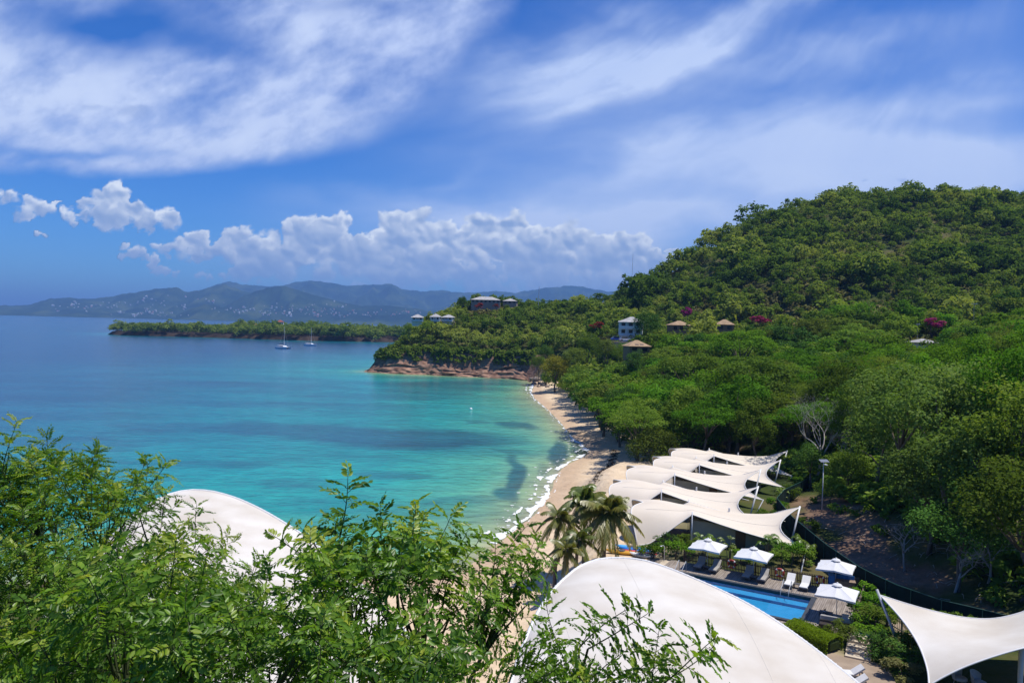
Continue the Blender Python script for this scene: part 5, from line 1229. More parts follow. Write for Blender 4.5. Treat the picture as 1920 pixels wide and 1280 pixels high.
for i, (x, y, h, L_, n, lab) in enumerate([(1318, 1040, 2.0, 1.5, 7, 'feathery palm plant under the nearest canopy behind the first umbrella'), (1368, 1046, 2.2, 1.2, 5, 'yellow green palm plant left of the brown door'), (1440, 1044, 2.4, 1.6, 8, 'broad palm plant right of the brown door, above the second umbrella'), (1512, 1050, 2.3, 1.6, 8, 'dark palm plant at the fence right of the nearest canopy'),
                                           (1281, 895, 2.3, 1.3, 5, 'small palm plant before the third canopy'), (1284, 958, 2.2, 1.2, 5, 'small palm plant between the two nearest canopies'), (1286, 926, 2.0, 1.1, 4, 'small palm plant between the second and third canopies'), (1462, 945, 2.0, 1.4, 6, 'palm plant at the inland end of the second canopy'), (1448, 905, 2.0, 1.4, 6, 'palm plant at the inland end of the fourth canopy')]):
    q = Pz(x, y, 3.0); palm((q[0], q[1], gz(q[0], q[1])), h, L_, n, lab, kind='areca', name='areca_palm', group='palm plants among the canopies', seed=20+i)

# ------------------------------------------------------------------ single trees that stand out
def crown_tree(kind, leaf, lod, k, px_, py_, D_, r, lab, group=None, barkm=None, base_z=None):
    c_ = Pd(px_, py_, D_); z0 = gz(c_[0], c_[1]); return tree(kind, leaf, lod, k, (c_[0], c_[1], z0), r, max(c_[2]-z0, 1.2), lab, group, barkm=barkm)
for a in [('round', 'bright', 0, 0, 1262, 765, 134, 6.6, 'big round bright green tree behind the canopy row'), ('round', 'bright', 0, 1, 1335, 745, 142, 6.2, 'bright green round topped tree left of the pale branched flat tree'), ('round', 'bright', 0, 2, 1200, 752, 150, 5.4, 'bright green tree at the beach side of the big round tree'), ('round', 'bright', 0, 1, 1300, 805, 126, 5.2, 'bright green lower tree just behind the farthest canopy'),
          ('tall', 'dark', 0, 0, 1228, 800, 128, 3.6, 'dark grey green tree between the bright trees and the olive bush tree'), ('round', 'olive', 0, 0, 1222, 842, 118, 4.2, 'olive green bushy tree at the left end of the farthest canopies'), ('round', 'dark', 0, 1, 1213, 612, 250, 4.6, 'dark rounded tree standing against the right side of the white villa'), ('round', 'dark', 0, 1, 1160, 800, 152, 3.8, 'dark low tree leaning over the sand at the middle of the beach'), ('round', 'wild', 0, 0, 1124, 742, 196, 5.6, 'tall grey green tree along the far part of the beach'),
          ('round', 'yellow', 0, 0, 1042, 692, 262, 5.6, 'yellow green tree at the far end of the beach by the cliff'), ('round', 'wild', 0, 2, 1090, 710, 236, 4.8, 'mid green tree between the yellow green tree and the grey green tree'), ('fine', 'dark', 0, 0, 1370, 805, 122, 4.4, 'feathery bottle green tree behind the farthest canopy, left one'), ('fine', 'dark', 0, 1, 1440, 800, 120, 4.4, 'feathery bottle green tree behind the farthest canopy, right one'),
          ('spread', 'wild', 0, 0, 1425, 705, 140, 7.0, 'flat topped spreading tree with pale forked branches'), ('spread', 'bright', 0, 1, 1500, 690, 150, 6.4, 'flat topped bright tree behind the bare pale tree'), ('spread', 'wild', 0, 2, 1290, 690, 170, 6.6, 'flat topped tree above the big round bright tree'), ('spread', 'bright', 0, 0, 1390, 650, 190, 7.0, 'wide flat topped tree below the tan roofed houses'), ('round', 'bright', 0, 2, 1590, 605, 240, 8.0, 'large rounded tree standing out on the slope below the grassy clearing'),
          ('round', 'pale', 0, 0, 1690, 765, 78, 4.8, 'pale leaved tree at the left of the earth bank wood'), ('round', 'pale', 0, 1, 1765, 790, 70, 5.4, 'large pale leaved tree in the middle of the bank above the dirt track'), ('round', 'pale', 0, 2, 1650, 830, 84, 4.2, 'pale leaved tree at the end of the dirt track by the lamp posts'), ('round', 'pale', 0, 1, 1860, 770, 72, 5.2, 'pale leaved tree at the right, below the sunlit bright tree'), ('round', 'pale', 0, 0, 1850, 890, 62, 4.8, 'pale leaved tree low on the right bank'),
          ('round', 'pale', 0, 2, 1745, 900, 66, 4.0, 'small pale leaved tree on the face of the bank'), ('round', 'wild', 0, 1, 1925, 830, 60, 5.0, 'tree at the right edge halfway down the bank'), ('round', 'bright', 0, 2, 1905, 722, 66, 3.8, 'sunlit bright green tree at the top of the right bank'), ('round', 'wild', 0, 0, 1920, 960, 54, 4.4, 'tree low at the right edge above the sail canopy'), ('round', 'dark', 0, 2, 1800, 985, 58, 3.4, 'dark shaded tree over the screened fence'), ('tall', 'wild', 0, 1, 1600, 790, 96, 3.6, 'slim tree beside the bare pale tree'),
          ('round', 'pale', 0, 0, 1790, 750, 88, 4.8, 'pale leaved tree high on the right bank'), ('round', 'wild', 0, 2, 1720, 742, 100, 4.8, 'green tree at the skyline of the bank wood'), ('round', 'wild', 0, 1, 1580, 730, 112, 5.0, 'green tree behind the bare pale tree'), ('round', 'dark', 0, 1, 1640, 760, 100, 4.8, 'dark tree in the shade between the bare tree and the bank wood'), ('round', 'dark', 0, 0, 1520, 865, 96, 2.6, 'low dark tree at the inland end of the canopy row'), ('round', 'wild', 0, 1, 1102, 652, 268, 5.0, 'mid green tree above the far end of the beach, farthest from the water'), ('round', 'olive', 0, 1, 1078, 672, 262, 4.2, 'olive tree just behind the yellow green tree by the cliff'), ('round', 'wild', 0, 0, 1166, 664, 236, 3.4, 'green tree just below the two parked cars'), ('round', 'dark', 0, 2, 1196, 684, 212, 3.6, 'dark tree just below the house with solar panels'), ('round', 'wild', 0, 1, 800, 612, 360, 2.4, 'bushy tree in front of the gap between the headland pavilions'), ('round', 'olive', 0, 2, 856, 606, 366, 2.4, 'olive bushy tree at the right foot of the headland pavilions'), ('round', 'wild', 0, 0, 766, 614, 362, 2.2, 'bushy tree at the left foot of the headland pavilions'), ('round', 'wild', 0, 1, 950, 578, 404, 2.0, 'bushy tree in front of the smaller house on the headland'), ('round', 'dark', 0, 1, 868, 566, 410, 2.8, 'dark tree at the left end of the long house on the headland'), ('round', 'olive', 0, 0, 1138, 656, 240, 3.4, 'olive tree to the left of the two parked cars'), ('round', 'wild', 0, 2, 1010, 682, 296, 3.4, 'green tree where the cliff meets the far end of the beach'), ('round', 'dark', 0, 0, 1022, 664, 302, 3.6, 'dark tree above the end of the cliff by the far beach'), ('round', 'wild', 0, 2, 1590, 880, 88, 2.8, 'low green tree beside the nearer lamp post'), ('round', 'wild', 0, 0, 1560, 920, 86, 1.9, 'small green tree at the foot of the nearer lamp post')]:
    crown_tree(*a)
# bank undergrowth: shaded brush between the bank trees
Vs, Ts = [], []
rs = np.random.RandomState(31)
_bx = np.column_stack([rs.uniform(36, 95, 2600), rs.uniform(44, 118, 2600)]); _bz = ground(_bx)
for (x, y), z in zip(_bx, _bz):
    if z < 3.55 + 0.8*rs.rand() or (x < 39.5 and rs.rand() < .7): continue
    V, T, _ = sb[rs.randint(6)]; s_ = .6+1.3*rs.rand()**1.5; Vs.append(V*s_+np.array([x, y, z+.4*s_])); Ts.append(np.clip(T+.4*(rs.rand()-.5), 0, 1))
V = np.concatenate(Vs); tag(np_mesh('bank_brush', V, quads(len(V)), LEAF['wild'], attrs={'tint': np.concatenate(Ts)}), 'tangled green brush on the earth bank above the dirt track', None, None, 'stuff')
for x_, y_, r_, lab_ in ((1772, 1148, 1.0, 'green bush against the outer face of the screened fence, left one'), (1815, 1153, 1.2, 'green bush against the outer face of the screened fence, middle one'), (1862, 1160, 1.1, 'green bush against the outer face of the screened fence, right one')):
    q = Pz(x_, y_, 4.6); bush(0, 0, 0, r_, r_*1.25, 'wild', lab_, 'bushes beside the screened fence', at=(q[0], q[1], 3.5))
# dry twigs and roots littering the bank
b = MB()
for _ in range(420):
    x, y = rs.uniform(33, 60), rs.uniform(46, 82); z = gz(x, y)
    if z < 3.6: continue
    d_ = rnd_dirs(rs, 1)[0]*np.array([1, 1, .5]); l = .5+1.6*rs.rand(); p_ = np.array([x, y, z+.15]); b.tube([p_, p_+d_*l*.5+np.array([0, 0, .15]), p_+d_*l], [.03, .022, .008], 4)
tag(b.build('dry_twigs', pale_bark), 'dry twigs and roots littering the shaded bank', None, None, 'stuff')
def bare_tree(base, h, spread, lab, seed, m_, r0=.22, lean=0.0, name='bare_tree', depth=5):
    rs = np.random.RandomState(seed); root = thing(name, base, lab, 'tree'); tr_, tw = MB(), MB()
    def grow(p, d, l, r, k):
        n = 4; pts = [p]; 
        for i in range(n): d = d+rs.randn(3)*.13; d /= np.linalg.norm(d); pts.append(pts[-1]+d*l/n)
        (tr_ if k < 2 else tw).tube(pts, np.linspace(r, r*.55, n+1), 6 if k < 2 else 4)
        if k >= depth: return
        for _ in range(3 if k else 4):
            e = d*.75+rnd_dirs(rs, 1)[0]*np.array([spread, spread, .45]); e[2] += .25; e /= np.linalg.norm(e); grow(pts[-1 if rs.rand() < .7 else -2], e, l*(.58+.22*rs.rand()), r*.50, k+1)
    grow(np.array([0, 0, -.3]), np.array([lean, 0, 1.0]), h*.36, r0, 0); tr_.build('trunk', m_, root, smooth=True); tw.build('twigs', m_, root); return root
q = Pd(1533, 880, 98); bare_tree((q[0], q[1], gz(q[0], q[1])), 11.5, .7, 'bare tree with pale trunk and thin twigs at the end of the dirt track', 4, pale_bark, .24, .06, depth=6)
q = Pd(1575, 850, 102); bare_tree((q[0], q[1], gz(q[0], q[1])), 6, 1.0, 'second bare tree with a low forked pale branch', 9, pale_bark, .2, .3)
q = Pd(1335, 720, 146); bare_tree((q[0], q[1], gz(q[0], q[1])+3), 9, 1.0, 'leafless brown branched tree above the bright round trees', 14, bark, .18)
for i, (x, y, D_) in enumerate(((1860, 800, 58), (1795, 880, 58), (1700, 900, 64))):
    q = Pd(x, y+80, D_); bare_tree((q[0], q[1], gz(q[0], q[1])), 5.5, 1.0, ['dry pale branched tree poking out of the pale leaved trees at right', 'dry pale branched tree above the shaded part of the bank', 'dry pale branched tree at the left of the bank face'][i], 33+i, pale_bark, .12, .1, depth=4)

# ------------------------------------------------------------------ flowering shrubs
for x, y, D_, r, h, leaf, lab in [(1424, 602, 276, 4.4, 3.0, 'pink', 'magenta bougainvillea right of the tan roofed houses'), (1746, 608, 222, 3.4, 3.0, 'pink', 'magenta bougainvillea behind the grey shingled roof'), (1117, 611, 285, 3.2, 2.8, 'red', 'crimson flowering shrub above the valley, left of the white villa'), (1289, 588, 292, 2.4, 4.0, 'pink', 'reddish purple bougainvillea by the first tan roof'), (897, 574, 402, 2.6, 3.0, 'red', 'red flowering shrub below the long house on the headland'), (930, 574, 402, 1.8, 2.2, 'red', 'red flowering shrub at the right of the long house on the headland')]:
    q = Pd(x, y, D_); bush(0, 0, 0, r, h, leaf, lab, None, ls=.5*r/2.5, n=700, name='flowering_shrub', at=(q[0], q[1], q[2]-h*.45))

# ------------------------------------------------------------------ houses
white_wall = mat('white_wall', (.74, .74, .72), .8, .2, var=.06); tan_roof = mat('tan_shingle', (.40, .28, .17), .9, .1, var=.25, scale=.8, bump=.2, bscale=3); grey_roof = mat('grey_shingle', (.42, .41, .40), .9, .1, var=.25, scale=.8, bump=.2, bscale=3)
tan_wall = mat('tan_wall', (.30, .17, .09), .8, .2, var=.2); solar_m = mat('solar_cells', (.015, .018, .03), .25, .5, var=.2)
def hip(w, d, h, over=.5, ridge=.45):
    a, c = w/2+over, d/2+over; rl = max(0.0, (w-d)/2*1.0)+ridge*.0
    return [(-a, -c, 0), (a, -c, 0), (a, c, 0), (-a, c, 0), (-rl, 0, h), (rl, 0, h)], [(0, 1, 5, 4), (2, 3, 4, 5), (1, 2, 5), (3, 0, 4), (3, 2, 1, 0)]
def house(px_, py_, D_, w, d, h, rh, lab, wallm, roofm, rz=0, storeys=1, columns=0, extra=None, group=None, name='house', foot=4):
    q = Pd(px_, py_, D_); r_ = thing(name, tuple(q), lab, 'house', group, rz)
    MB().box((0, 0, h/2-foot/2), (w, d, h+foot)).build('wall', wallm, r_)
    v_, f_ = hip(w, d, rh); o = MB().add([(x, y, z+h) for x, y, z in v_], f_).build('roof', roofm, r_)
    nwin = max(2, int(w/2.2))
    for s_ in range(storeys):
        for i in range(nwin):
            MB().box((-w/2+(i+.5)*w/nwin, -d/2-.03, h*(s_+.5)/storeys+.1), (w/nwin*.5, .08, h/storeys*.5)).build('window', dark_glass, r_)
    if columns:
        for i in range(columns): MB().box((-w/2+i*w/(columns-1), -d/2-1.6, h/2), (.28, .28, h)).build('column', white_wall, r_)
        for s_ in range(storeys):
            MB().box((0, -d/2-.85, h*s_/storeys-.12), (w, 1.7, .22)).build('balcony_floor', white_wall, r_)
            if s_ or storeys == 1: MB().box((0, -d/2-1.62, h*s_/storeys+.45), (w, .06, .7)).build('balustrade', white_wall, r_)
        v2 = [(-w/2-.4, -d/2-2.0, h-.15), (w/2+.4, -d/2-2.0, h-.15), (w/2+.4, -d/2-.4, h+.22), (-w/2-.4, -d/2-.4, h+.22)]; MB().add(v2+[(x, y, z-.12) for x, y, z in v2], [(0, 1, 2, 3), (7, 6, 5, 4), (0, 4, 5, 1), (1, 5, 6, 2), (2, 6, 7, 3), (3, 7, 4, 0)]).build('porch_roof', roofm, r_)
    return r_
house(1184, 628, 258, 7.6, 6.5, 4.6, 1.7, 'white two storey villa with balconies and grey roof beside a dark tree', white_wall, grey_roof, -.25, 2, 4)
house(1273, 622, 290, 7.6, 6.5, 2.6, 1.7, 'tan roofed house at the left of the hillside pair', tan_wall, tan_roof, .1)
house(1358, 620, 290, 6.6, 5.5, 2.4, 2.0, 'tan roofed house at the right of the hillside pair', tan_wall, tan_roof, -.2)
h_ = house(1193, 661, 225, 6.4, 5.5, 2.0, 1.8, 'low tan roofed house with dark solar panels on the roof', tan_wall, tan_roof, .2)
for k in (-1, 1):
    b = MB(); x0 = k*.75; n_ = np.array([0, -1.8, 3.25]); b.add([(x0-.6, -2.5, 2.34), (x0+.6, -2.5, 2.34), (x0+.45, -1.1, 3.10), (x0-.75, -1.1, 3.10), (x0-.6, -2.5, 2.42), (x0+.6, -2.5, 2.42), (x0+.45, -1.1, 3.18), (x0-.75, -1.1, 3.18)], [(3, 2, 1, 0), (4, 5, 6, 7), (0, 1, 5, 4), (1, 2, 6, 5), (2, 3, 7, 6), (3, 0, 4, 7)]); b.build('solar_panel', solar_m, h_)
house(1729, 651, 208, 5.6, 5.0, 1.4, 1.0, 'low house with pale grey shingled roof in the grassy clearing', white_wall, grey_roof, .15)
house(1493, 617, 286, 2.6, 2.6, 1.6, 1.2, 'tiny tan roofed hut among the trees right of the bougainvillea', tan_wall, tan_roof, .3, name='hut')
house(783, 602, 378, 5.6, 5, 2.0, 1.5, 'white columned pavilion at the left of the three on the headland', white_wall, grey_roof, .1, 1, 4)
house(817, 602, 380, 4.6, 5, 2.3, 1.6, 'white columned pavilion in the middle of the three on the headland', white_wall, grey_roof, 0, 1, 4)
house(841, 602, 382, 5.4, 5, 2.0, 1.4, 'white columned pavilion at the right of the three on the headland', white_wall, grey_roof, -.15, 1, 4)
house(911, 569, 415, 16, 9, 1.9, 1.9, 'long low house with pale grey roof on top of the headland', mat('brown_wall', (.34, .27, .22), .8, .2), grey_roof, .0, 1)
house(957, 570, 418, 7.5, 7, 1.6, 1.5, 'smaller grey roofed house right of the long house on the headland', mat('brown_wall', (.34, .27, .22), .8, .2), grey_roof, -.1, 1)
house(640, 618, 1000, 9, 8, 4, 2.6, 'white house with grey roof in the trees of the peninsula', white_wall, grey_roof, .3, name='house'); house(525, 612, 985, 9, 7, 6.0, 2.5, 'house with red roof among the trees of the peninsula', white_wall, mat('red_roof', (.30, .10, .07), .9, .1), .2); house(475, 615, 985, 6, 6, 4.5, 2, 'small white house at the left among the trees of the peninsula', white_wall, mat('red_roof', (.30, .10, .07), .9, .1), -.2)
# two parked cars
def car(px_, py_, D_, rz, bm_, lab):
    q = Pd(px_, py_, D_); r_ = thing('parked_car', tuple(q), lab, 'car', 'cars parked below the white villa', rz); b = MB(); pr_ = [(-2.0, .35), (2.0, .35), (2.05, .7), (1.0, .95), (-1.9, 1.0), (-2.05, .7)]; n = len(pr_)
    b.add([(x, y, z) for y in (-.82, .82) for x, z in pr_], [tuple(range(n-1, -1, -1)), tuple(range(n, 2*n))]+[(i, (i+1) % n, n+(i+1) % n, n+i) for i in range(n)]); b.build('body', bm_, r_)
    b = MB(); pr_ = [(-1.6, .97), (.95, .95), (.35, 1.45), (-1.3, 1.47)]; b.add([(x, y, z) for y in (-.7, .7) for x, z in pr_], [(3, 2, 1, 0), (4, 5, 6, 7)]+[(i, (i+1) % 4, 4+(i+1) % 4, 4+i) for i in range(4)]); b.build('window', dark_glass, r_); MB().box((-.5, 0, 1.49), (1.6, 1.36, .05)).build('roof', bm_, r_)
    for i in (-1.3, 1.3):
        for j in (-.8, .8): MB().tube([(i, j-.1, .33), (i, j+.1, .33)], .33, 12).build('wheel', tb_m, r_)
    MB().box((0, 0, -.6), (1, 1, .1)).v; return r_
car(1157, 639, 250, .2, mat('car_blue', (.02, .07, .35), .3, .5), 'small blue car parked below the white villa'); car(1172, 639.5, 249, .1, mat('car_white', (.75, .75, .75), .3, .5), 'small white car parked beside the blue car')
q = Pd(1164, 640, 249.5); tag(MB().box((q[0], q[1], q[2]-1.55), (12, 6, 3.0)).build('parking_area', tan), kind='structure')
# poles and lamps
def pole(px_, py_top, py_base, D_, lab, arm=1.6, r=.10, name='utility_pole', cat='utility pole', m_=None):
    q = Pd(px_, py_base, D_); t_ = Pd(px_+2, py_top, D_); h = t_[2]-q[2]; z0 = min(q[2], gz(q[0], q[1])); r_ = thing(name, (q[0], q[1], z0), lab, cat)
    h += q[2]-z0; MB().tube([(0, 0, 0), (t_[0]-q[0], 0, h)], [r, r*.8], 8).build('pole', m_ or pale_bark, r_)
    if arm: MB().box((t_[0]-q[0], -r-.06, h-.3), (arm, .12, .12)).build('crossarm', white_wall, r_); MB().box((t_[0]-q[0]+arm*.3, -r-.06, h-.15), (.12, .12, .3)).build('insulator', white_wall, r_)
    return r_
pole(1719, 606, 646, 213, 'slender utility pole beside the grey shingled roof', 1.2, .07); pole(1825, 568, 602, 236, 'utility pole with a pale crossarm on the right hillside', 2.0, .09); pole(1009, 537, 564, 424, 'thin antenna mast on the crest of the headland', 0, .16, 'antenna_mast', 'mast', steel); pole(1185, 476, 500, 415, 'thin mast on the ridge at the left of the hill', 0, .10, 'antenna_mast', 'mast', steel)
def solar_lamp(px_, py_base, D_, h, lab):
    q = Pd(px_, py_base, D_); z0 = gz(q[0], q[1]); r_ = thing('solar_lamp', (q[0], q[1], z0), lab, 'street lamp', 'solar street lamps by the dirt track', .1); h += max(0, q[2]-z0)
    MB().tube([(0, 0, 0), (0, 0, h)], [.06, .045], 8).build('pole', white_steel, r_, smooth=True); MB().box((0, -.1, h+.06), (1.0, .62, .05), rx=.35).build('solar_panel', mat('lamp_solar_panel', (.20, .22, .25), .2, .5, var=.1), r_); MB().box((-.05, -.55, h-.28), (.22, .6, .07)).build('lamp_head', white_steel, r_); MB().tube([(0, 0, h-.3), (-.05, -.4, h-.27)], .03, 6).build('arm', white_steel, r_)
solar_lamp(1541, 964, 84, 5.6, 'solar street lamp nearer to the canopies, at the bend of the screened fence'); solar_lamp(1601, 903, 103, 5.7, 'solar street lamp farther back, beside the low forked bare branch')

# ------------------------------------------------------------------ boats
gel = mat('boat_gelcoat', (.78, .79, .80), .3, .5, var=.04); navy = mat('boat_canvas', (.03, .05, .09), .8, .2)
def catamaran(px_, py_, rz, lab, k=1.0):
    q = Pz(px_, py_, 0); r_ = thing('catamaran', (q[0], q[1], 0), lab, 'catamaran', 'catamarans at anchor in the bay', rz); s = np.linspace(-1, 1, 21)
    for sd_ in (-1, 1):
        G = np.zeros((21, 9, 3))
        for i, t in enumerate(s):
            w = (.78 if t < .2 else .78*(1-((t-.2)/.8)**1.8))+.03; top_ = 1.55+.25*max(t, 0)-(.9*max(0, -t-.86)/.14); top_ = max(top_, .35)
            for j, a in enumerate(np.linspace(0, math.pi, 9)): G[i, j] = (t*5.9, sd_*2.45+w*math.cos(a), top_-(top_+.5)*math.sin(a)**.6)
        b = MB().grid(G); b.add([tuple(G[i, j]) for i in range(21) for j in (0, 8)], [(2*i, 2*i+1, 2*i+3, 2*i+2) for i in range(20)]); b.add(list(map(tuple, G[0])), [tuple(range(9))]); b.build('hull', gel, r_, smooth=False)
    MB().box((-.6, 0, 1.35), (8.6, 4.6, .5), bev=.1).build('bridge_deck', gel, r_); b = MB(); pr_ = [(-3.0, 1.6), (2.6, 1.6), (1.5, 2.45), (-3.0, 2.5)]; b.add([(x, y, z) for y in (-2.1, 2.1) for x, z in pr_], [(3, 2, 1, 0), (4, 5, 6, 7)]+[(i, (i+1) % 4, 4+(i+1) % 4, 4+i) for i in range(4)]); cab_ = b.build('cabin', gel, r_)
    for sd_ in (-1, 1): MB().box((-.4, sd_*2.11, 2.08), (4.2, .04, .42)).build('window', dark_glass, cab_)
    MB().box((-3.03, 0, 2.0), (.05, 3.2, .9)).build('door', dark_glass, cab_)
    MB().box((-3.4, 0, 2.95), (3.4, 3.8, .14), bev=.05).build('bimini', gel, r_)
    for x_ in (-4.9, -2.0):
        for y_ in (-1.7, 1.7): MB().tube([(x_, y_, 1.6), (x_, y_, 2.95)], .04, 5).build('bimini_post', steel, r_)
    MB().tube([(.9, 0, 2.4), (.9, 0, 18.5)], [.13, .09], 8).build('mast', gel, r_); MB().tube([(.75, 0, 3.7), (-4.8, 0, 3.9)], .28, 8).build('sail_cover', navy, r_)
    b = MB()
    for p_ in ((5.7, 0, 1.7), (-2.0, 3.0, 1.7), (-2.0, -3.0, 1.7)): b.tube([(.9, 0, 17.5), p_], .035, 4)
    b.build('rigging', steel, r_); MB().tube([(5.2, -2.4, 1.75), (5.2, 2.4, 1.75)], .07, 6).build('crossbeam', steel, r_); r_.scale = (k, k, k); return r_
catamaran(531, 653.5, -.45, 'white catamaran at anchor, nearer and larger of the two', .98); catamaran(582, 648, -.25, 'white catamaran at anchor farther off, closer to the headland', .92)
def sloop(px_, py_, rz, lab, k):
    q = Pz(px_, py_, 0); r_ = thing('sailing_boat', (q[0], q[1], 0), lab, 'sailing boat', None, rz); s = np.linspace(-1, 1, 13); G = np.array([[(t*5, (1.5*(1-max(t, -.2)**2*.95)+.02)*math.cos(a), 1.1-1.4*math.sin(a)) for a in np.linspace(0, math.pi, 7)] for t in s]); b = MB().grid(G); b.add([tuple(G[i, j]) for i in range(13) for j in (0, 6)], [(2*i, 2*i+1, 2*i+3, 2*i+2) for i in range(12)]); b.build('hull', gel, r_)
    MB().tube([(.5, 0, 1), (.5, 0, 14)], .09, 6).build('mast', gel, r_); G = np.array([[(.4-(1-v_)*4.6*u_, .35*math.sin(math.pi*u_)*(1-v_), 2+v_*11.5) for u_ in np.linspace(0, 1, 6)] for v_ in np.linspace(0, 1, 8)]); MB().grid(G).build('sail', canvas_white, r_); r_.scale = (k, k, k)
sloop(142, 591.5, .4, 'tiny white sailing boat far out by the opposite shore', 1.5)
q = Pz(883, 767, .1); r_ = thing('mooring_buoy', (q[0], q[1], 0), 'small white mooring buoy floating off the beach', 'buoy'); MB().lathe([(.05, -.2), (.36, -.05), (.42, .2), (.28, .45), (.06, .52)], seg=12).build('float', gel, r_, smooth=True); MB().tube([(0, 0, .5), (0, 0, .75)], .04, 6).build('ring', steel, r_)

# ------------------------------------------------------------------ the town across the bay
bpy.context.view_layer.update()
trees_ = []
for o in ranges:
    me = o.data; trees_.append(BVHTree.FromPolygons([v_.co for v_ in me.vertices], [tuple(p_.vertices) for p_ in me.polygons]))
def hit(px_, py_):
    d_ = Vector(ray(px_, py_)).normalized(); best = None
    for t_ in trees_:
        h_ = t_.ray_cast(Vector(EYE), d_)
        if h_[0] is not None and (best is None or h_[3] < best[3]): best = h_
    return best
CL = [(180, 574, 55, 7, 34), (275, 565, 26, 5, 14), (262, 588, 34, 5, 30), (120, 580, 30, 5, 8), (335, 575, 30, 7, 12), (300, 590, 50, 3, 16), (440, 583, 32, 6, 26), (390, 560, 30, 10, 8), (500, 582, 24, 7, 18), (545, 588, 30, 6, 26), (600, 590, 38, 6, 34), (575, 580, 40, 6, 14), (660, 590, 30, 5, 18), (705, 588, 34, 4, 22), (620, 575, 24, 5, 8), (760, 588, 20, 4, 6)]
FW = [mat('town_white', (.62, .62, .60), .9, .1, var=.05), mat('town_cream', (.52, .46, .36), .9, .1, var=.05), mat('town_pink', (.62, .34, .26), .9, .1, var=.05)]; FR = [mat('town_roof_white', (.62, .64, .66), .9, .1), mat('town_roof_red', (.42, .15, .10), .9, .1), mat('town_roof_grey', (.30, .31, .33), .9, .1)]
FK = {}
FLAB = {(0, 0): 'tiny white house with a pale roof in the town across the bay', (0, 1): 'tiny white house with a red roof in the town across the bay', (0, 2): 'tiny white house with a grey roof in the town across the bay', (1, 0): 'tiny cream house with a pale roof in the town across the bay', (1, 1): 'tiny cream house with a red roof in the town across the bay', (1, 2): 'tiny cream house with a grey roof in the town across the bay', (2, 0): 'tiny pink house with a pale roof in the town across the bay', (2, 1): 'tiny pink house with a red roof in the town across the bay', (2, 2): 'tiny pink house with a grey roof in the town across the bay'}
rs = np.random.RandomState(19); nh = 0
for cx_, cy_, rx, ry, n in CL:
    for _ in range(n):
        x = cx_+rs.randn()*rx*.75; y = cy_+ry*.5+3*math.sin(x*.13)-abs(rs.randn())*ry*.9; h_ = hit(x, y)
        if h_ is None: continue
        wi = rs.choice(3, p=[.72, .18, .10]) if cx_ < 520 else rs.choice(3, p=[.50, .20, .30]); ri = rs.choice(3, p=[.55, .25, .20]) if cx_ < 520 else rs.choice(3, p=[.30, .50, .20]); key = (int(wi), int(ri))
        if key not in FK:
            b = MB().box((0, 0, .5), (2, 1.4, 1.6)); nf = len(b.f); v_, f_ = hip(2, 1.4, .6, .15); b.add([(a_, c_, z+1.3) for a_, c_, z in v_], f_); me = bpy.data.meshes.new('town_house'); me.from_pydata(b.v, [], b.f); me.materials.append(FW[wi]); me.materials.append(FR[ri])
            for p_ in me.polygons: p_.material_index = 0 if p_.index < nf else 1
            FK[key] = me
        o = bpy.data.objects.new('town_house', FK[key]); COL.objects.link(o); o.location = h_[0]; k = h_[3]/7000*(2.8+4.6*rs.rand()**2); o.scale = (k*(.9+.7*rs.rand()), k, k*(.9+.5*rs.rand())); o.rotation_euler = (0, 0, rs.randn()*.4)
        tag(o, FLAB[key], 'house', FLAB[key].replace('tiny ', '').replace('house', 'houses')); nh += 1
print('town houses', nh)

# ------------------------------------------------------------------ leafy trees in front, below the viewpoint
def pinnate(rs, L_, pairs, ll, lw, droop):
    """one compound leaf along +x from the origin, leaflets in pairs; arrays (n, 6, 3)"""
    out, rib = [], []
    t = np.linspace(0, 1, 8); ribp = np.column_stack([t*L_*(1-.12*droop*t), 0.02*rs.randn()*t*L_*4, -droop*L_*t**2*.6]); 
    for i in range(pairs+1):
        f = .18+.82*i/pairs; p = np.array([np.interp(f, t, ribp[:, k]) for k in range(3)])
        for sd_ in ((-1, 1) if i < pairs else (0,)):
            a = (sd_*rad(62+10*rs.randn()) if sd_ else rs.randn()*.2); l = ll*(.75+.35*math.sin(math.pi*(.25+.6*f)))*(.9+.2*rs.rand()); w = lw*l/ll
            d_ = np.array([math.cos(a), math.sin(a), -.30*rs.rand()-.12-.3*droop*f]); d_ /= np.linalg.norm(d_); n_ = np.array([0, 0, 1.0])+rs.randn(3)*.28; s_ = np.cross(n_, d_); s_ /= np.linalg.norm(s_); u_ = np.cross(d_, s_)
            p0 = p+d_*l*.06
            out.append([p0, p0+d_*l*.34+s_*w*.5+u_*w*.14, p0+d_*l*.68+s_*w*.40+u_*w*.10-np.array([0, 0, l*.02]), p0+d_*l-np.array([0, 0, l*.07]), p0+d_*l*.68-s_*w*.40+u_*w*.10-np.array([0, 0, l*.02]), p0+d_*l*.34-s_*w*.5+u_*w*.14])
    return np.array(out), ribp
def basis(d, rs):
    d = d/np.linalg.norm(d); a = np.cross(d, rnd_dirs(rs, 1)[0]); a /= np.linalg.norm(a); return np.stack([a, np.cross(d, a), d], 1)
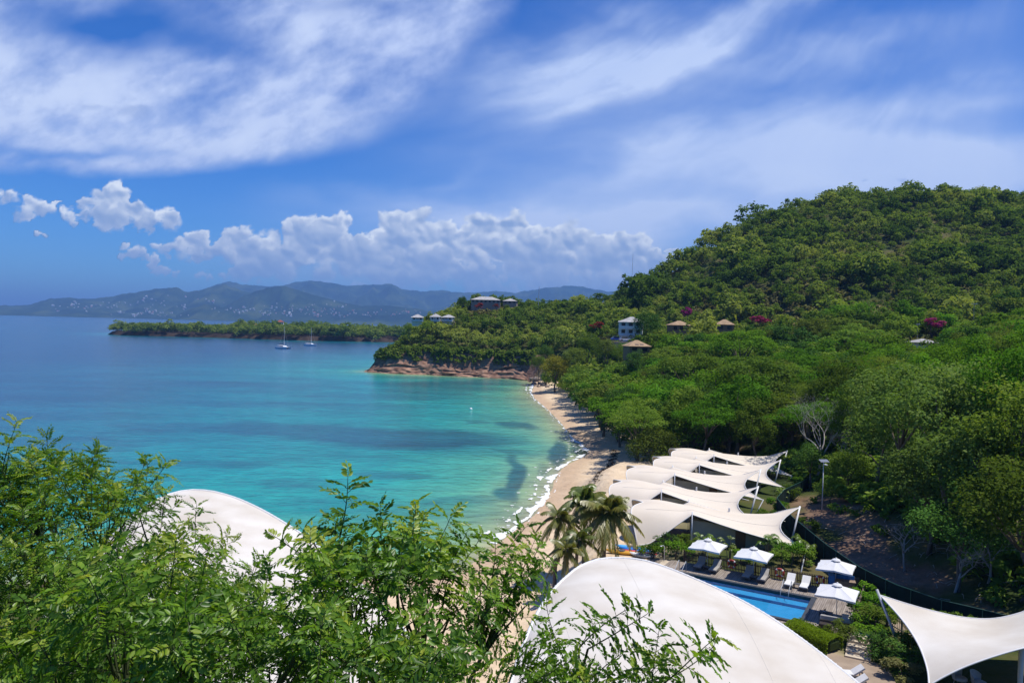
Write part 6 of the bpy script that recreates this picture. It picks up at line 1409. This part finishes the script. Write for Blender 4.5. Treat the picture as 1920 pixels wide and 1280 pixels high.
def sprig(seed, Ls, nleaf, L_, pairs, ll, lw):
    """a shoot along +z with compound leaves; leaflets (n,6,3), tint (n), stems as polylines"""
    rs = np.random.RandomState(seed); A, T, stems = [], [], []
    zc = np.linspace(0, 1, 7); st = np.column_stack([.08*Ls*np.sin(zc*2+rs.rand()*6), .08*Ls*np.sin(zc*2.3+rs.rand()*6), zc*Ls]); st -= st[0]; stems.append((st, .006, .0025))
    for k in range(nleaf):
        f = .22+.78*(k/(nleaf-1))**.8; p = np.array([np.interp(f, zc, st[:, q]) for q in range(3)]); az = k*2.39996+rs.randn()*.25; el = rad(np.interp(f, [.2, .75, 1], [18, 38, 66]))+rs.randn()*.16
        size = np.interp(f, [.2, .7, 1.0], [1.0, .95, .50])*(.85+.3*rs.rand()); lv, rib = pinnate(rs, L_*size, pairs, ll*(size*.5+.5), lw*(size*.5+.5), .5+.7*rs.rand())
        ce, se, ca, sa = math.cos(el), math.sin(el), math.cos(az), math.sin(az)
        M = np.array([[ce*ca, -sa, -se*ca], [ce*sa, ca, -se*sa], [se, 0, ce]])
        A.append(lv @ M.T + p); stems.append((rib @ M.T + p, .0022, .001)); young = f > .88
        T.append(np.clip((.72 if young else .36)+.20*rs.randn()*.6+.12*rs.randn(len(lv)), 0, 1))
    return np.concatenate(A), np.concatenate(T), stems
F6 = np.array([[0, 1, 2, 3], [0, 3, 4, 5]])
def in_poly_px(poly, n, rs):
    P = np.array(poly, float); lo, hi = P.min(0), P.max(0); out = []
    while len(out) < n:
        q = rs.uniform(lo, hi, (n*2, 2)); out += list(q[inside(q, P)])
    return np.array(out[:n])
def leafy_tree(name, lab, base, fork_z, spots, sprigs, leafm, seed, nodes=12, r0=.09, cat='tree', upw=.75):
    """spots: (x, y, z, scale, dir or None) of the shoots' tips' lower ends"""
    rs = np.random.RandomState(seed); root = thing(name, base, lab, cat, None); B0 = np.array(base, float); fork = np.array([base[0], base[1], fork_z])
    pos = np.array([q[:3] for q in spots]); cen = pos.mean(0)
    # branch nodes by a few rounds of k-means, pulled towards the trunk
    C = pos[rs.choice(len(pos), min(nodes, len(pos)), replace=False)]
    for _ in range(5):
        lab_ = np.argmin(((pos[:, None]-C[None])**2).sum(-1), 1); C = np.array([pos[lab_ == k].mean(0) if (lab_ == k).any() else C[k] for k in range(len(C))])
    node = C + (fork-C)*.22 - np.array([0, 0, .12])
    V, T, tw = [], [], MB(); nv = 0
    for i, q in enumerate(spots):
        P = np.array(q[:3]); sc = q[3]; A, t_, stems = sprigs[rs.randint(len(sprigs))]
        out_ = P-cen; out_[2] *= .4; out_ /= np.linalg.norm(out_)+1e-6
        d = np.array(q[4], float) if len(q) > 4 and q[4] is not None else np.array([0, 0, upw])+out_*.55+rs.randn(3)*.38
        M = basis(d, rs)*sc; Vq = A.reshape(-1, 3) @ M.T + P; V.append(Vq.reshape(-1, 6, 3)); T.append(np.clip(t_+.20*rs.randn()-.04, 0, 1))
        for (st, ra, rb) in stems[:1]: tw.tube(st @ M.T + P - B0, np.linspace(ra*sc, rb*sc, len(st)), 3, cap=False)
        for (st, ra, rb) in stems[1:]: tw.tube((st @ M.T + P - B0)[[0, 3, 7]], [ra*sc, ra*sc*.8, rb*sc], 3, cap=False)
        nd = node[lab_[i]]; tw.tube([nd-B0, (nd+P)/2-B0+rs.randn(3)*.03, P-B0], [.011, .009, .006], 4, cap=False)
    V = np.concatenate(V)-B0; n = len(V); fc = (np.arange(n)[:, None, None]*6+F6[None]).reshape(-1, 4).astype(np.int32)
    np_mesh('crown', V.reshape(-1, 3), fc, leafm, root, attrs={'tint': np.repeat(np.concatenate(T), 6)})
    b = MB(); b.tube([np.array([0, 0, -.5]), (fork-B0)*.5+np.array([.06, 0, 0]), fork-B0], [r0*1.25, r0, r0*.8], 8)
    for nd in node:
        m1 = fork+(nd-fork)*.5+rs.randn(3)*.08+np.array([0, 0, -.08]); b.tube([fork-B0, m1-B0, nd-B0], [r0*.55, r0*.36, .014], 6)
    b.build('trunk', bark, root, smooth=True); tw.build('twigs', green_stem, root); return root
green_stem = mat('green_stem', (.055, .075, .028), .7, .2, var=.35, scale=8)
leaf_a = leaf_mat('leaves_front_fine', (.056, .135, .012), (.158, .305, .026), (.380, .440, .056), .48, gloss=.018, huevar=0, valvar=0)
leaf_b = leaf_mat('leaves_front_broad', (.062, .145, .013), (.175, .330, .030), (.400, .460, .062), .48, gloss=.02, huevar=0, valvar=0)
sp_f = [sprig(300+k, .50, 13, .24, 9, .043, .017) for k in range(7)]
sp_b = [sprig(320+k, .46, 11, .22, 7, .050, .023) for k in range(7)]
rs = np.random.RandomState(71)
def spots_in(poly, n, Dfun, sc=(.85, 1.2)):
    out = []
    for x, y in in_poly_px(poly, n, rs): P = Pd(x, y, Dfun(x, y)); out.append((*P, rs.uniform(*sc)))
    return out
def shoot(x, y, D_, sc, dx=0, dz=1.0, dy=0): return (*Pd(x, y+((66 if x > 660 else 44) if 5 < D_ < 6 else 34), D_), sc, (dx, dy, dz))
# 1: big fine leaved tree at the left
polyA = [(-60, 870), (20, 900), (110, 895), (190, 900), (245, 915), (290, 975), (335, 1025), (370, 1080), (410, 1125), (460, 1170), (520, 1300), (-60, 1320)]
sa_ = spots_in(polyA, 265, lambda x, y: 9.0-2.6*(y-850)/430+rs.uniform(-.9, .9))
sa_ += [shoot(5, 850, 8.2, 1.1, .1), shoot(38, 890, 8.3, .9, .3), shoot(105, 900, 8.4, 1.0, .1), shoot(180, 900, 8.4, 1.05, .05), shoot(252, 905, 8.5, 1.05, .15), shoot(225, 925, 8.2, .9, -.2), shoot(85, 905, 8.0, .9, -.2), shoot(268, 950, 8.2, .9, .4), shoot(300, 965, 8.2, .95, .3), shoot(366, 990, 8.0, .9, .15), shoot(385, 1010, 7.8, .7, .8, .4), shoot(425, 1060, 7.3, .7, .9, .4), shoot(60, 900, 8.6, 1.0, 0), shoot(140, 920, 8.6, 1.0, -.1)]
b0 = Pd(160, 1280, 8.3); leafy_tree('leafy_tree', 'large leafy tree with fine feathery leaflets in front of the left shell canopy', (b0[0], b0[1], gz(b0[0], b0[1])-.3), 20.4, sa_, sp_f, leaf_a, 5, 16, .12)
# 2: shrubby tree in the middle with broader leaflets
polyB = [(615, 1090), (650, 1065), (720, 1055), (790, 1050), (850, 1085), (905, 1100), (935, 1055), (950, 1080), (925, 1130), (885, 1190), (850, 1320), (600, 1320), (600, 1150)]
sb_ = spots_in(polyB, 70, lambda x, y: 5.9-1.2*(y-950)/330+rs.uniform(-.5, .5), (.8, 1.1))
sb_ += [shoot(632, 985, 5.4, 1.15, .06), shoot(622, 1060, 5.4, 1.1, .02), shoot(610, 1010, 5.4, .7, -.6, .8), shoot(650, 1000, 5.4, .8, .8, .6), shoot(740, 1005, 5.5, .95, .25), shoot(765, 1000, 5.3, .85, .15), shoot(790, 1005, 5.4, 1.0, .45, .8), shoot(825, 1035, 5.4, .95, .35, .9), shoot(800, 1060, 5.2, .9, .1), shoot(700, 1020, 5.5, .9, .0), shoot(900, 1060, 5.3, .75, .1), shoot(940, 1055, 5.2, .8, .35), shoot(975, 1015, 5.6, .7, .4, .9), shoot(990, 1030, 5.6, .55, .7, .5), shoot(985, 1070, 5.5, .5, .7, .3), shoot(960, 1040, 5.4, .85, .5, .9), shoot(950, 1060, 5.3, .65, .6, .7), shoot(930, 1100, 5.2, .55, .9, .3), shoot(885, 1160, 5.3, .55, .9, .2)]
b0 = Pd(790, 1280, 5.3); leafy_tree('leafy_shrub', 'shrubby leafy tree with broad leaflets and one tall upright shoot, in the middle', (b0[0], b0[1], gz(b0[0], b0[1])-.3), 20.6, sb_, sp_b, leaf_b, 6, 12, .05)
# 3: bright shrub close by at the lower left
polyC = [(-40, 1270), (110, 1235), (230, 1160), (300, 1110), (400, 1140), (510, 1190), (590, 1235), (620, 1330), (-40, 1340)]
sc_ = spots_in(polyC, 52, lambda x, y: 4.7-.4*(y-1100)/200+rs.uniform(-.4, .4), (.8, 1.1))
sc_ += [shoot(318, 1120, 4.7, 1.05, -.05), shoot(330, 1200, 4.6, 1.0, -.05), shoot(345, 1290, 4.6, 1.0, -.05), shoot(480, 1150, 4.8, .9, .3), shoot(200, 1190, 4.8, .9, -.3), shoot(60, 1270, 4.4, .9, -.2)]
b0 = Pd(330, 1290, 4.7); leafy_tree('leafy_shrub', 'bright leafy shrub at the lower left with a dark upright stem', (b0[0], b0[1], gz(b0[0], b0[1])-.3), 20.9, sc_, sp_b, leaf_b, 7, 8, .035, cat='shrub')
# 4: sprays at the bottom, over the big shell canopy
sd_ = []
for line_, D_ in (([(970, 1310), (1015, 1255), (1060, 1210), (1100, 1170)], 3.9), ([(1040, 1320), (1085, 1270), (1120, 1240)], 3.8), ([(1150, 1330), (1195, 1270), (1232, 1235)], 3.7), ([(1262, 1350), (1296, 1322)], 3.6)):
    l_, t_ = resample(np.array(line_, float), 30)
    for i, (x, y) in enumerate(l_):
        last = i >= len(l_)-1; sd_ += [shoot(x+rs.uniform(-18, 18), y+rs.uniform(0, 22), D_+rs.uniform(-.2, .2), .78 if last else .66, rs.uniform(.5, 1.1) if last else rs.uniform(-.7, 1), .55 if last else rs.uniform(.05, .7), rs.uniform(-.4, .4)) for _ in range(2)]
b0 = Pd(1080, 1360, 4.3); leafy_tree('leafy_shrub', 'leafy sprays reaching up over the lower edge of the big white shell canopy', (b0[0], b0[1], gz(b0[0], b0[1])-.3), 21.4, sd_, sp_b, leaf_b, 8, 6, .03, cat='shrub')

# ------------------------------------------------------------------ seaweed line on the dry sand
wl, wt_ = resample(np.array(PZ([(1152, 836), (1151, 850), (1143, 868), (1130, 885), (1119, 905), (1108, 926), (1098, 948)], 1.2)), .35)
Vs = []; rs = np.random.RandomState(91)
for p_ in wl:
    for _ in range(rs.randint(0, 4)):
        x, y = p_ + rs.randn(2)*np.array([.35, .35]); z = gz(x, y); n = 14; P = np.column_stack([x+rs.randn(n)*.14, y+rs.randn(n)*.14, z+.03+.05*rs.rand(n)]); Nn = rs.randn(n, 3)*.4+np.array([0, 0, 1]); Nn /= np.linalg.norm(Nn, axis=1)[:, None]; Vs.append(leaf_quads(rs, P, Nn, .2))
V = np.concatenate(Vs); tag(np_mesh('seaweed', V, quads(len(V)), mat('dry_seaweed', (.07, .045, .025), .9, .1, var=.4)), 'thin dark line of dry seaweed washed up on the sand', None, None, 'stuff')

# ------------------------------------------------------------------ air
m, nt, out = new_mat('air'); pv = nt.nodes.new('ShaderNodeVolumePrincipled'); L(nt, pv.outputs[0], out.inputs['Volume'])
pv.inputs['Density'].default_value = 1.0e-4; pv.inputs['Color'].default_value = (.24, .47, .89, 1); pv.inputs['Anisotropy'].default_value = 0.0
o = MB().box((0, 0, 326), (124000, 124000, 668)).build('haze', m); tag(o, kind='stuff')
